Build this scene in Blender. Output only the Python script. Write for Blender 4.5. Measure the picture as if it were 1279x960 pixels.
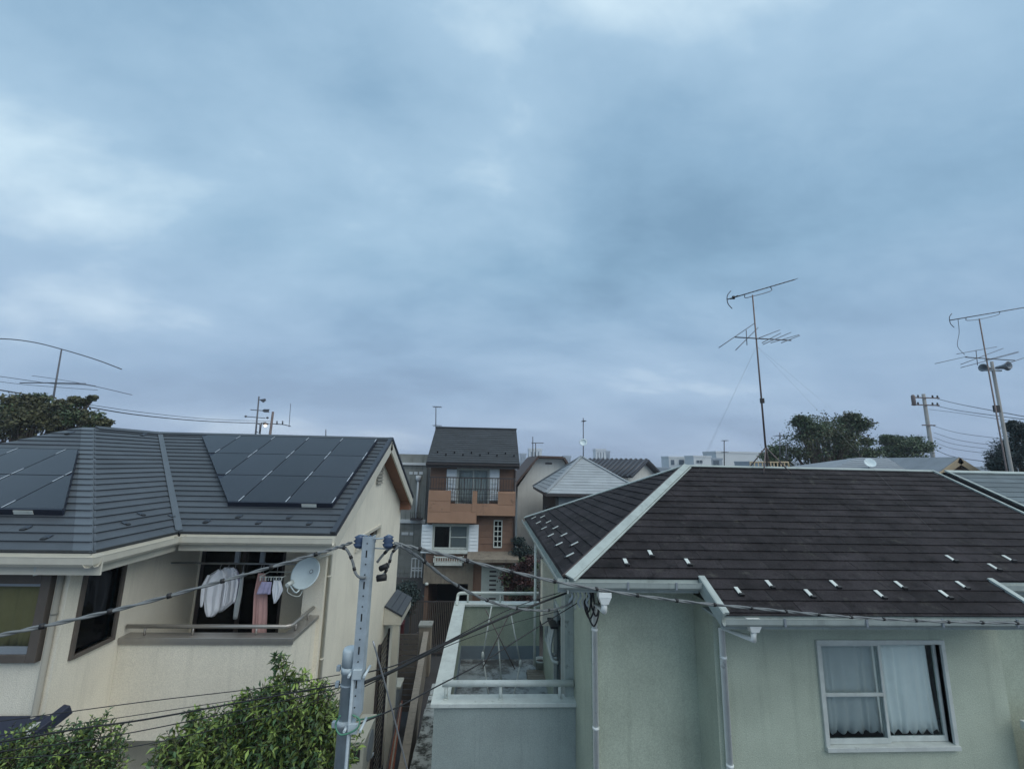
import bpy, math, random
import numpy as np
from mathutils import Vector, Matrix

for o in list(bpy.data.objects): bpy.data.objects.remove(o)
scene = bpy.context.scene
COL = scene.collection
rnd = random.Random(7)
rng = np.random.default_rng(11)

# ------------------------------------------------------------------ camera
FPX = 537.35; PW, PH = 1279.0, 960.0
PITCH, YAW, ROLL = (math.radians(a) for a in (10.3207, 2.9454, 1.2424))
EYE = 7.5
_F = np.array([math.sin(YAW)*math.cos(PITCH), math.cos(YAW)*math.cos(PITCH), math.sin(PITCH)])
_R = np.array([math.cos(YAW), -math.sin(YAW), 0.0]); _U = np.cross(_R, _F)
_R2 = math.cos(ROLL)*_R + math.sin(ROLL)*_U; _U2 = -math.sin(ROLL)*_R + math.cos(ROLL)*_U
CAM = np.array([0, 0, EYE])
cam = bpy.data.cameras.new('camera'); cam_o = bpy.data.objects.new('camera', cam); COL.objects.link(cam_o)
M = Matrix.Identity(4)
for i in range(3):
    M[i][0] = _R2[i]; M[i][1] = _U2[i]; M[i][2] = -_F[i]; M[i][3] = CAM[i]
cam_o.matrix_world = M
cam.sensor_width = 36; cam.lens = 36*FPX/PW; cam.clip_start = 0.05; cam.clip_end = 6000
scene.camera = cam_o

# photo pixel -> point in the place (on a plane the thing is known to touch)
def ray(px, py): return _F + (px-639.5)/FPX*_R2 + (480-py)/FPX*_U2
def PY(px, py, Y): d = ray(px, py); return CAM + d*(Y/d[1])
def PX(px, py, X): d = ray(px, py); return CAM + d*(X/d[0])
def PZ(px, py, Z): d = ray(px, py); return CAM + d*((Z-EYE)/d[2])
def PP(px, py, o, n):
    d = ray(px, py); n = np.array(n, float); return CAM + d*(((np.array(o)-CAM) @ n)/(d @ n))
def fr(x0, y0, x1, y1, Y):
    """rectangle on a wall at depth Y: X0, X1, Z0 (bottom), Z1 (top)"""
    xm, ym = (x0+x1)/2, (y0+y1)/2
    return PY(x0, ym, Y)[0], PY(x1, ym, Y)[0], PY(xm, y1, Y)[2], PY(xm, y0, Y)[2]

# ------------------------------------------------------------------ world + sun + exposure
SUN_EL, SUN_AZ = math.radians(52), math.radians(132)     # azimuth clockwise from +Y: behind the camera, to the right
world = bpy.data.worlds.new('World'); scene.world = world; world.use_nodes = True
def build_world():
    nt = world.node_tree; nt.nodes.clear(); N = nt.nodes.new; L = nt.links.new
    out = N('ShaderNodeOutputWorld'); bg = N('ShaderNodeBackground'); L(bg.outputs[0], out.inputs[0])
    tc = N('ShaderNodeTexCoord'); sep = N('ShaderNodeSeparateXYZ'); L(tc.outputs['Generated'], sep.inputs[0])
    def math_(op, a, b=None, clamp=False):
        m = N('ShaderNodeMath'); m.operation = op; m.use_clamp = clamp
        for i, v in enumerate((a, b)):
            if v is None: continue
            if isinstance(v, (int, float)): m.inputs[i].default_value = v
            else: L(v, m.inputs[i])
        return m.outputs[0]
    z = math_('MAXIMUM', sep.outputs[2], 0.0)
    den = math_('ADD', z, 0.34)
    cx = math_('DIVIDE', sep.outputs[0], den); cy = math_('DIVIDE', sep.outputs[1], den)
    comb = N('ShaderNodeCombineXYZ'); L(cx, comb.inputs[0]); L(cy, comb.inputs[1])
    mp = N('ShaderNodeMapping'); L(comb.outputs[0], mp.inputs[0])
    mp.inputs['Rotation'].default_value = (0, 0, math.radians(35)); mp.inputs['Scale'].default_value = (0.8, 1.25, 1); mp.inputs['Location'].default_value = (1.7, 0.35, 0)
    def noise(scale, detail, rough, dist, seed):
        n = N('ShaderNodeTexNoise'); n.noise_dimensions = '4D'; L(mp.outputs[0], n.inputs['Vector'])
        n.inputs['W'].default_value = seed; n.inputs['Scale'].default_value = scale; n.inputs['Detail'].default_value = detail
        n.inputs['Roughness'].default_value = rough; n.inputs['Distortion'].default_value = dist
        return n.outputs['Fac']
    a = noise(1.15, 6, 0.50, 0.25, 17.9); b = noise(3.4, 8, 0.60, 0.25, 8.7)
    s = math_('ADD', math_('MULTIPLY', a, 0.80), math_('MULTIPLY', b, 0.20))
    ramp = N('ShaderNodeValToRGB'); L(s, ramp.inputs[0]); r = ramp.color_ramp
    r.elements[0].position = 0.38; r.elements[0].color = (0.160, 0.275, 0.395, 1)
    r.elements[1].position = 0.645; r.elements[1].color = (0.53, 0.67, 0.76, 1)
    e = r.elements.new(0.46); e.color = (0.215, 0.350, 0.485, 1)
    e = r.elements.new(0.56); e.color = (0.305, 0.45, 0.585, 1)
    # the last band above the skyline is a little paler and more lavender, as thick air is
    hz = N('ShaderNodeMapRange'); L(sep.outputs[2], hz.inputs[0]); hz.inputs[1].default_value = 0.0; hz.inputs[2].default_value = 0.42
    hz.inputs[3].default_value = 0.62; hz.inputs[4].default_value = 0.0
    mx = N('ShaderNodeMixRGB'); L(hz.outputs[0], mx.inputs[0]); L(ramp.outputs[0], mx.inputs[1]); mx.inputs[2].default_value = (0.285, 0.345, 0.505, 1)
    sky = N('ShaderNodeTexSky'); sky.sky_type = 'NISHITA'; sky.sun_disc = False
    sky.sun_elevation = SUN_EL; sky.sun_rotation = SUN_AZ; sky.air_density = 1.4; sky.dust_density = 2.0
    sc = N('ShaderNodeMixRGB'); sc.blend_type = 'MULTIPLY'; sc.inputs[0].default_value = 1; L(sky.outputs[0], sc.inputs[1]); sc.inputs[2].default_value = (0.062, 0.062, 0.062, 1)
    m2 = N('ShaderNodeMixRGB'); m2.inputs[0].default_value = 0.90; L(sc.outputs[0], m2.inputs[1]); L(mx.outputs[0], m2.inputs[2])
    L(m2.outputs[0], bg.inputs[0]); bg.inputs[1].default_value = 1.0
build_world()
sun = bpy.data.lights.new('sun', 'SUN'); sun.energy = 1.5; sun.angle = math.radians(70); sun.color = (1.0, 0.95, 0.86)
sun_o = bpy.data.objects.new('sun', sun); COL.objects.link(sun_o); sun_o.location = (10, -12, 30)
_sd = Vector((math.sin(SUN_AZ)*math.cos(SUN_EL), math.cos(SUN_AZ)*math.cos(SUN_EL), math.sin(SUN_EL)))
sun_o.rotation_euler = (-_sd).to_track_quat('-Z', 'Y').to_euler()
vs = scene.view_settings; vs.view_transform = 'Standard'; vs.look = 'None'; vs.gamma = 1.0; vs.exposure = 0.45; vs.use_curve_mapping = False

# ------------------------------------------------------------------ materials
def lin(r, g, b):
    f = lambda c: c/12.92 if c <= 0.04045 else ((c+0.055)/1.055)**2.4
    return (f(r/255), f(g/255), f(b/255), 1)
MATS = {}
def mat(name, col, rough=0.7, var=0.12, vscale=3.0, bump=0.0, bscale=60.0, metal=0.0, streak=0.0, objvar=0.0, island=0.0, stain=None, spec=0.5, trans=0.0, grain=0.0, gscale=160.0, cells=False):
    """procedural Principled: base colour * noise variation * vertical rain streaks * per-piece variation, fine bump"""
    m = bpy.data.materials.new(name); m.use_nodes = True; nt = m.node_tree; N = nt.nodes.new; L = nt.links.new
    p = nt.nodes['Principled BSDF']; p.inputs['Roughness'].default_value = rough; p.inputs['Metallic'].default_value = metal
    p.inputs['Specular IOR Level'].default_value = spec
    geo = N('ShaderNodeNewGeometry')
    def noise(scale, detail=5, rough=0.6, vec=None):
        n = N('ShaderNodeTexNoise'); n.inputs['Scale'].default_value = scale; n.inputs['Detail'].default_value = detail; n.inputs['Roughness'].default_value = rough
        L(vec if vec is not None else geo.outputs['Position'], n.inputs['Vector']); return n.outputs['Fac']
    def rng_(fac, lo, hi, a=0.3, b=0.7):
        r = N('ShaderNodeMapRange'); L(fac, r.inputs[0]); r.inputs[1].default_value = a; r.inputs[2].default_value = b; r.inputs[3].default_value = lo; r.inputs[4].default_value = hi; return r.outputs[0]
    def mul(a, b):
        x = N('ShaderNodeMath'); x.operation = 'MULTIPLY'; L(a, x.inputs[0]); L(b, x.inputs[1]); return x.outputs[0]
    f = rng_(noise(vscale), 1-var, 1+var*0.6)
    if grain: f = mul(f, rng_(noise(gscale, 2, 0.5), 1-grain, 1+grain, 0.3, 0.7))
    if cells:
        sp = N('ShaderNodeSeparateXYZ'); L(geo.outputs['Position'], sp.inputs[0])
        for ax_i, per_, wd in ((0, 0.1165, 0.05), (1, 0.0985, 0.07)):
            a_ = N('ShaderNodeMath'); a_.operation = 'DIVIDE'; L(sp.outputs[ax_i], a_.inputs[0]); a_.inputs[1].default_value = per_
            b_ = N('ShaderNodeMath'); b_.operation = 'FRACT'; L(a_.outputs[0], b_.inputs[0])
            c_ = N('ShaderNodeMath'); c_.operation = 'LESS_THAN'; L(b_.outputs[0], c_.inputs[0]); c_.inputs[1].default_value = wd
            f = mul(f, rng_(c_.outputs[0], 1.0, 1.5, 0, 1))
    if streak:
        mp = N('ShaderNodeMapping'); mp.inputs['Scale'].default_value = (7, 7, 0.45); L(geo.outputs['Position'], mp.inputs[0])
        f = mul(f, rng_(noise(1.0, 6, 0.65, mp.outputs[0]), 1-2.2*streak, 1.0, 0.33, 0.47))
    if objvar:
        oi = N('ShaderNodeObjectInfo'); f = mul(f, rng_(oi.outputs['Random'], 1-objvar, 1+objvar, 0, 1))
    if island:
        f = mul(f, rng_(geo.outputs['Random Per Island'], 1-island, 1+island, 0, 1))
    sc = N('ShaderNodeVectorMath'); sc.operation = 'SCALE'; sc.inputs[0].default_value = col[:3]; L(f, sc.inputs['Scale'])
    cout = sc.outputs[0]
    if stain:
        mx = N('ShaderNodeMixRGB'); L(rng_(noise(stain[1], 7, 0.7), 0, 1, stain[2], stain[2]+0.12), mx.inputs[0]); L(cout, mx.inputs[1]); mx.inputs[2].default_value = stain[0]; cout = mx.outputs[0]
    L(cout, p.inputs['Base Color'])
    if trans:
        p.inputs['Subsurface Weight'].default_value = 0.0
    if bump:
        b = N('ShaderNodeBump'); b.inputs['Strength'].default_value = bump; b.inputs['Distance'].default_value = 0.01; L(noise(bscale, 4), b.inputs['Height']); L(b.outputs[0], p.inputs['Normal'])
    MATS[name] = m; return m
def glass_mat(name, tint, gloss):
    m = bpy.data.materials.new(name); m.use_nodes = True; nt = m.node_tree; nt.nodes.clear(); N = nt.nodes.new; L = nt.links.new
    o = N('ShaderNodeOutputMaterial'); mx = N('ShaderNodeMixShader'); t = N('ShaderNodeBsdfTransparent'); g = N('ShaderNodeBsdfGlossy')
    t.inputs[0].default_value = (*tint, 1); g.inputs['Roughness'].default_value = 0.03; g.inputs['Color'].default_value = (0.9, 0.95, 1, 1)
    lw = N('ShaderNodeLayerWeight'); lw.inputs[0].default_value = gloss
    L(lw.outputs['Fresnel'], mx.inputs[0]); L(t.outputs[0], mx.inputs[1]); L(g.outputs[0], mx.inputs[2]); L(mx.outputs[0], o.inputs[0]); MATS[name] = m; return m

mat('stucco_green', (0.445, 0.50, 0.405, 1), 0.9, 0.15, 1.3, 0.7, 110, streak=0.05, grain=0.14, gscale=75)
mat('stucco_blue', (0.325, 0.385, 0.37, 1), 0.9, 0.13, 1.6, 0.7, 110, streak=0.05, grain=0.12, gscale=75)
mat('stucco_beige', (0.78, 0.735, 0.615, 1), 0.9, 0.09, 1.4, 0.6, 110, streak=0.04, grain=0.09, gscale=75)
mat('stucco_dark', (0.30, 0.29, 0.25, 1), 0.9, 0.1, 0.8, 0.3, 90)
mat('trim_pale', (0.36, 0.41, 0.39, 1), 0.55, 0.16, 5, 0.1, 40, streak=0.10, stain=((0.20, 0.22, 0.20, 1), 5, 0.60))
mat('trim_white', (0.54, 0.58, 0.55, 1), 0.5, 0.14, 6, 0.0, stain=((0.33, 0.36, 0.33, 1), 7, 0.62))
mat('cap_white', (0.58, 0.63, 0.60, 1), 0.55, 0.14, 5, 0.1, 60, stain=((0.30, 0.34, 0.30, 1), 9, 0.60))
mat('trim_beige', (0.56, 0.54, 0.46, 1), 0.5, 0.08, 5)
mat('slate', (0.029, 0.0255, 0.028, 1), 0.9, 0.45, 2.0, 0.8, 120, objvar=0.24, streak=0.25, spec=0.2, grain=0.25, gscale=45, stain=((0.060, 0.058, 0.052, 1), 4.5, 0.58))
mat('slate_blue', (0.105, 0.135, 0.150, 1), 0.8, 0.2, 3, 0.5, 120, objvar=0.12)
mat('slate_grey', (0.034, 0.040, 0.046, 1), 0.8, 0.2, 3, 0.4, 100, objvar=0.10)
mat('slate_pale', (0.30, 0.33, 0.35, 1), 0.6, 0.12, 2, 0.3, 80, objvar=0.06)
mat('roof_under', (0.02, 0.02, 0.022, 1), 0.9)
mat('metal_roof', (0.058, 0.068, 0.079, 1), 0.52, 0.16, 2.5, 0.3, 90, objvar=0.07, grain=0.10)
mat('metal_roof_sheen', (0.084, 0.099, 0.114, 1), 0.45, 0.1, 2.5, 0.1, 90, objvar=0.04)  # paler base colour paints in the sheen of the bent hip metal
mat('metal_dark', (0.03, 0.037, 0.05, 1), 0.45, 0.15, 6)
mat('panel_glass', (0.019, 0.021, 0.027, 1), 0.25, 0.12, 2, 0.0, objvar=0.18, cells=True)
mat('panel_frame', (0.012, 0.016, 0.03, 1), 0.4, 0.1)
mat('panel_line', (0.45, 0.5, 0.55, 1), 0.4, 0.1, 20)
mat('siding_brown', (0.185, 0.110, 0.078, 1), 0.8, 0.12, 3, 0.3, 60, objvar=0.10)
mat('siding_tan', (0.33, 0.195, 0.128, 1), 0.8, 0.12, 2, 0.3, 60, objvar=0.08, stain=((0.13, 0.08, 0.055, 1), 1.3, 0.60))
mat('soffit_wood', (0.21, 0.095, 0.055, 1), 0.7, 0.15, 6)
mat('rail_brown', (0.05, 0.042, 0.042, 1), 0.5, 0.1)
mat('shade_black', (0.015, 0.015, 0.017, 1), 0.95, 0.1)  # near-black colour paints the shade inside rooms and garage
mat('interior', (0.09, 0.085, 0.08, 1), 0.9, 0.1)
mat('concrete', (0.26, 0.27, 0.25, 1), 0.9, 0.18, 1.2, 0.4, 40, streak=0.22)
mat('concrete_moss', (0.42, 0.44, 0.42, 1), 0.95, 0.25, 4, 0.8, 30, stain=((0.05, 0.052, 0.045, 1), 3.2, 0.47))
mat('wet_floor', (0.34, 0.38, 0.39, 1), 0.55, 0.2, 4, 0.2, 30, stain=((0.075, 0.08, 0.08, 1), 1.7, 0.46))
mat('floor_upstand', (0.22, 0.27, 0.31, 1), 0.7, 0.12, 3)
mat('asphalt', (0.05, 0.05, 0.052, 1), 0.9, 0.25, 1.5, 0.5, 120)
mat('block_wall', (0.20, 0.175, 0.14, 1), 0.95, 0.2, 4, 0.6, 50, objvar=0.1, streak=0.15)
mat('fence_brown', (0.10, 0.085, 0.072, 1), 0.7, 0.15, 8, objvar=0.1)
mat('galv', (0.34, 0.40, 0.44, 1), 0.6, 0.2, 14, 0.1, 60, metal=0.0)
mat('galv_light', (0.48, 0.55, 0.58, 1), 0.55, 0.15, 10, 0.1, 60, metal=0.0)
mat('cable_grey', (0.15, 0.165, 0.17, 1), 0.6, 0.2, 20)
mat('rubber', (0.012, 0.012, 0.013, 1), 0.55, 0.1)
mat('porcelain_blue', (0.045, 0.075, 0.14, 1), 0.25, 0.1)
mat('green_wire', (0.07, 0.22, 0.14, 1), 0.5, 0.1)
mat('steel', (0.30, 0.31, 0.32, 1), 0.35, 0.1, 10, metal=0.7)
mat('rail_steel', (0.36, 0.34, 0.31, 1), 0.35, 0.08, 10, metal=0.6)
mat('mast', (0.15, 0.12, 0.115, 1), 0.55, 0.25, 12, metal=0.3)
mat('antenna', (0.10, 0.105, 0.12, 1), 0.5, 0.2, 12, metal=0.4)
mat('dish', (0.62, 0.72, 0.74, 1), 0.5, 0.05, 6)
mat('cloth_white', (0.74, 0.77, 0.82, 1), 0.95, 0.08, 6, 0.3, 200)
mat('cloth_lilac', (0.42, 0.40, 0.58, 1), 0.95, 0.15, 12, 0.3, 200)
mat('cloth_pink', (0.52, 0.32, 0.30, 1), 0.95, 0.1, 6, 0.3, 200)
mat('cloth_grey', (0.38, 0.42, 0.43, 1), 0.95, 0.1, 6, 0.3, 200)
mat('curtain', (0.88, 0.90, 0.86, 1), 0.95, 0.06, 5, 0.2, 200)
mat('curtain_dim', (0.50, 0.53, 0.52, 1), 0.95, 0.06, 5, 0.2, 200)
mat('curtain_ochre', (0.24, 0.20, 0.085, 1), 0.95, 0.1, 5, 0.2, 200)
mat('screen', (0.20, 0.22, 0.23, 1), 0.8, 0.05)
mat('shutter_white', (0.74, 0.80, 0.84, 1), 0.5, 0.06, 4)
mat('door_pale', (0.52, 0.58, 0.55, 1), 0.6, 0.08, 4)
mat('wall_white', (0.62, 0.63, 0.60, 1), 0.9, 0.1, 1, 0.2, 60, streak=0.06)
mat('slate_mid', (0.20, 0.225, 0.25, 1), 0.6, 0.15, 2, 0.3, 80, objvar=0.08)
mat('pipe_white', (0.82, 0.86, 0.84, 1), 0.5, 0.10, 6, stain=((0.45, 0.48, 0.46, 1), 6, 0.62))
mat('wall_dark', (0.10, 0.10, 0.10, 1), 0.9, 0.1, 1)
mat('wall_bluegrey', (0.27, 0.30, 0.33, 1), 0.9, 0.1, 1, streak=0.1)
mat('roof_brown', (0.085, 0.055, 0.045, 1), 0.7, 0.15, 3)
mat('tile_black', (0.045, 0.048, 0.058, 1), 0.45, 0.15, 3, objvar=0.1)
mat('gable_beige', (0.46, 0.37, 0.25, 1), 0.9, 0.1, 2)
mat('far_white', (0.62, 0.65, 0.66, 1), 0.9, 0.08, 0.1)
mat('far_grey', (0.30, 0.35, 0.40, 1), 0.9, 0.08, 0.02)
mat('far_window', (0.08, 0.11, 0.14, 1), 0.3, 0.1, 0.5)
mat('leaf_bush', (0.175, 0.25, 0.055, 1), 0.55, 0.45, 4.0, island=0.55)
mat('leaf_bush_dark', (0.050, 0.105, 0.036, 1), 0.5, 0.35, 2.2, island=0.4)
mat('leaf_tree', (0.062, 0.098, 0.042, 1), 0.6, 0.4, 0.6, island=0.45)
mat('leaf_autumn', (0.072, 0.076, 0.032, 1), 0.6, 0.4, 0.6, island=0.5)
mat('leaf_conifer', (0.030, 0.052, 0.050, 1), 0.7, 0.3, 0.6, island=0.4)
mat('leaf_red', (0.055, 0.022, 0.022, 1), 0.6, 0.4, 3, island=0.5)
mat('bark', (0.085, 0.065, 0.05, 1), 0.9, 0.3, 10, 0.6, 40)
mat('bark_pale', (0.38, 0.36, 0.33, 1), 0.9, 0.3, 10, 0.6, 40)
mat('wood_post', (0.25, 0.22, 0.18, 1), 0.9, 0.2, 8, 0.4, 40)
mat('pole_concrete', (0.27, 0.27, 0.26, 1), 0.9, 0.12, 3)
mat('rust', (0.17, 0.055, 0.03, 1), 0.85, 0.35, 20, 0.3, 60)
mat('ac_beige', (0.42, 0.43, 0.38, 1), 0.6, 0.08, 5)
mat('plastic_grey', (0.22, 0.25, 0.28, 1), 0.55, 0.1, 5)
mat('plastic_red', (0.055, 0.010, 0.013, 1), 0.5, 0.1, 5)
mat('navy', (0.022, 0.028, 0.052, 1), 0.5, 0.15, 6)
glass_mat('glass', (0.93, 0.96, 0.96), 0.20)
glass_mat('glass_dark', (0.28, 0.33, 0.36), 0.25)
lm = bpy.data.materials.new('lamp_glow'); lm.use_nodes = True
lm.node_tree.nodes['Principled BSDF'].inputs['Emission Color'].default_value = (1, 0.86, 0.6, 1); lm.node_tree.nodes['Principled BSDF'].inputs['Emission Strength'].default_value = 2.0; MATS['lamp_glow'] = lm

# ------------------------------------------------------------------ mesh helpers
WORLD = {}
def nrm(v): v = np.array(v, float); return v/np.linalg.norm(v)
class MB:
    def __init__(s): s.v = []; s.f = []; s.sm = []
    def face(s, pts, smooth=False):
        i = len(s.v); s.v += [tuple(map(float, p)) for p in pts]; s.f.append(tuple(range(i, i+len(pts)))); s.sm.append(smooth); return s
    def hexa(s, b, t):
        """b, t: 4 bottom and 4 top points (same order, counter-clockwise seen from the top)"""
        i = len(s.v); s.v += [tuple(map(float, p)) for p in list(b)+list(t)]
        n = len(b)
        s.f.append(tuple(i+n-1-k for k in range(n))); s.f.append(tuple(i+n+k for k in range(n)))
        for k in range(n):
            j = (k+1) % n; s.f.append((i+k, i+j, i+n+j, i+n+k))
        s.sm += [False]*(n+2); return s
    def box(s, x0, x1, y0, y1, z0, z1):
        if x0 > x1: x0, x1 = x1, x0
        if y0 > y1: y0, y1 = y1, y0
        if z0 > z1: z0, z1 = z1, z0
        q = [(x0, y0), (x1, y0), (x1, y1), (x0, y1)]
        return s.hexa([(a, b, z0) for a, b in q], [(a, b, z1) for a, b in q])
    def slab(s, pts, n, t0, t1):
        """polygon pts extruded from offset t0 to t1 along normal n"""
        n = nrm(n); P = [np.array(p, float) for p in pts]
        area = sum((np.cross(P[k]-P[0], P[(k+1) % len(P)]-P[0]) for k in range(len(P))), np.zeros(3))
        if area @ n < 0: P = P[::-1]
        return s.hexa([p+n*t0 for p in P], [p+n*t1 for p in P])
    def bar(s, a, b, w, h, up=(0, 0, 1)):
        """rectangular bar from a to b, w across, h along up"""
        a = np.array(a, float); b = np.array(b, float); d = nrm(b-a); u = np.array(up, float)
        if abs(d @ nrm(u)) > 0.98: u = np.array((0, 1, 0.))
        x = nrm(np.cross(d, u)); u = np.cross(x, d)
        c = [(-w/2, -h/2), (w/2, -h/2), (w/2, h/2), (-w/2, h/2)]
        return s.hexa([a+x*p+u*q for p, q in c][::-1], [b+x*p+u*q for p, q in c][::-1])
    def tube(s, pts, r, n=8, cap=True):
        P = [np.array(p, float) for p in pts]; m = len(P); rr = r if hasattr(r, '__len__') else [r]*m
        i0 = len(s.v); prev = None
        for k in range(m):
            d = nrm(P[min(k+1, m-1)]-P[max(k-1, 0)])
            if prev is None:
                prev = np.cross(d, (0, 0, 1)) if abs(d[2]) < 0.95 else np.cross(d, (1, 0, 0))
            x = nrm(prev-d*(prev @ d)); prev = x; y = np.cross(d, x)
            for j in range(n):
                a = 2*math.pi*j/n; s.v.append(tuple(P[k]+rr[k]*(x*math.cos(a)+y*math.sin(a))))
        for k in range(m-1):
            for j in range(n):
                a = i0+k*n+j; b = i0+k*n+(j+1) % n; s.f.append((a, b, b+n, a+n)); s.sm.append(True)
        if cap:
            s.f.append(tuple(i0+n-1-j for j in range(n))); s.f.append(tuple(i0+(m-1)*n+j for j in range(n))); s.sm += [False, False]
        return s
    def lathe(s, base, prof, n=16, axis=(0, 0, 1)):
        """prof: list of (radius, height along axis)"""
        ax = nrm(axis); x = nrm(np.cross(ax, (0.3, 1, 0.2))); y = np.cross(ax, x); base = np.array(base, float); i0 = len(s.v)
        for r, h in prof:
            for j in range(n):
                a = 2*math.pi*j/n; s.v.append(tuple(base+ax*h+r*(x*math.cos(a)+y*math.sin(a))))
        for k in range(len(prof)-1):
            for j in range(n):
                a = i0+k*n+j; b = i0+k*n+(j+1) % n; s.f.append((a, b, b+n, a+n)); s.sm.append(True)
        s.f.append(tuple(i0+n-1-j for j in range(n))); s.f.append(tuple(i0+(len(prof)-1)*n+j for j in range(n))); s.sm += [False, False]
        return s
    def build(s, name, m, parent=None, bevel=0.0, solid=0.0):
        V = np.array(s.v); lo = V.min(0); hi = V.max(0); loc = np.array([(lo[0]+hi[0])/2, (lo[1]+hi[1])/2, lo[2]])
        me = bpy.data.meshes.new(name); me.from_pydata([tuple(p) for p in (V-loc)], [], s.f)
        me.polygons.foreach_set('use_smooth', s.sm); me.materials.append(MATS[m] if isinstance(m, str) else m); me.update()
        o = bpy.data.objects.new(name, me); COL.objects.link(o); o.location = loc
        if parent is not None:
            o.parent = parent; o.matrix_parent_inverse = Matrix.Translation(-Vector(WORLD[parent.name]))
        WORLD[o.name] = tuple(loc)
        if solid: md = o.modifiers.new('solid', 'SOLIDIFY'); md.thickness = solid; md.offset = 0
        if bevel:
            md = o.modifiers.new('bevel', 'BEVEL'); md.width = bevel; md.segments = 2; md.limit_method = 'ANGLE'; md.angle_limit = math.radians(50)
        return o
def tag(o, label=None, cat=None, group=None, kind=None):
    if label: o['label'] = label
    if cat: o['category'] = cat
    if group: o['group'] = group
    if kind: o['kind'] = kind
    return o
def thing(name, loc, label, cat, group=None):
    o = bpy.data.objects.new(name, None); COL.objects.link(o); o.location = loc; o.empty_display_size = 0.2; WORLD[o.name] = tuple(map(float, loc))
    return tag(o, label, cat, group)
def clip(poly, a, b, c):
    """keep the part of a 2D polygon where a*x+b*y <= c"""
    out = []
    for i in range(len(poly)):
        p, q = poly[i], poly[(i+1) % len(poly)]; dp = a*p[0]+b*p[1]-c; dq = a*q[0]+b*q[1]-c
        if dp <= 1e-9: out.append(p)
        if (dp < -1e-9 and dq > 1e-9) or (dp > 1e-9 and dq < -1e-9):
            t = dp/(dp-dq); out.append((p[0]+t*(q[0]-p[0]), p[1]+t*(q[1]-p[1])))
    return out
def area2(p): return abs(sum(p[i][0]*p[(i+1) % len(p)][1]-p[(i+1) % len(p)][0]*p[i][1] for i in range(len(p))))/2
def courses(parent, name, m, O, U, V, poly, h, length, t, v0=0.0, jit=0.002, u_off=0.0, tail=None):
    """lay roof pieces course by course on the plane O+u*U+v*V inside the 2D polygon; each piece is an object"""
    O = np.array(O, float); U = nrm(U); V = nrm(V); Nn = np.cross(U, V)
    if Nn[2] < 0: Nn = -Nn
    vmin = min(p[1] for p in poly); vmax = max(p[1] for p in poly); k0 = int(math.floor((vmin-v0)/h+1e-6)); k1 = int(math.ceil((vmax-v0)/h-1e-6))
    for k in range(k0, k1):
        a, b = v0+k*h, v0+(k+1)*h
        strip = clip(clip(poly, 0, -1, -a), 0, 1, b)
        if len(strip) < 3: continue
        u0 = min(p[0] for p in strip); u1 = max(p[0] for p in strip)
        off = u_off+(length*0.5 if k % 2 else 0.0)+(0.13*length*(k % 3)); j = math.floor((u0-off)/length)
        while off+j*length < u1-1e-6:
            s0, s1 = off+j*length, off+(j+1)*length; j += 1
            pc = clip(clip(strip, -1, 0, -(s0+0.002)), 1, 0, s1-0.002)
            if len(pc) < 3 or area2(pc) < 0.002: continue
            dz = rnd.uniform(-jit, jit); mb = MB()
            bot = [O+U*p[0]+V*p[1]+Nn*0.002 for p in pc]; top = [O+U*p[0]+V*p[1]+Nn*(dz+0.006+t*(1-0.8*(p[1]-a)/h)) for p in pc]
            if sum(np.cross(bot[i]-bot[0], bot[(i+1) % len(bot)]-bot[0]) @ Nn for i in range(len(bot))) < 0: bot.reverse(); top.reverse()
            mb.hexa(bot, top); mb.build(name, m, parent)
def curve(pts, n=10):
    """Catmull-Rom through pts"""
    P = [np.array(p, float) for p in pts]; P = [2*P[0]-P[1]]+P+[2*P[-1]-P[-2]]; out = []
    for i in range(1, len(P)-2):
        for k in range(n):
            t = k/n; a, b, c, d = P[i-1], P[i], P[i+1], P[i+2]
            out.append(0.5*((2*b)+(-a+c)*t+(2*a-5*b+4*c-d)*t*t+(-a+3*b-3*c+d)*t**3))
    out.append(P[-2]); return out
def wall_x(mb, x0, x1, y0, y1, z0, z1, holes=()):
    """wall along X between depths y0,y1 with rectangular holes (xa,xb,za,zb)"""
    xs = sorted({x0, x1, *[min(max(h[i], x0), x1) for h in holes for i in (0, 1)]}); zs = sorted({z0, z1, *[min(max(h[i], z0), z1) for h in holes for i in (2, 3)]})
    for i in range(len(xs)-1):
        for j in range(len(zs)-1):
            cx, cz = (xs[i]+xs[i+1])/2, (zs[j]+zs[j+1])/2
            if any(h[0] < cx < h[1] and h[2] < cz < h[3] for h in holes): continue
            mb.box(xs[i], xs[i+1], y0, y1, zs[j], zs[j+1])
def wall_y(mb, y0, y1, x0, x1, z0, z1, holes=()):
    tmp = MB(); wall_x(tmp, y0, y1, x0, x1, z0, z1, holes); k = len(mb.v)
    mb.v += [(p[1], p[0], p[2]) for p in tmp.v]; mb.f += [tuple(k+i for i in f[::-1]) for f in tmp.f]; mb.sm += tmp.sm
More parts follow.
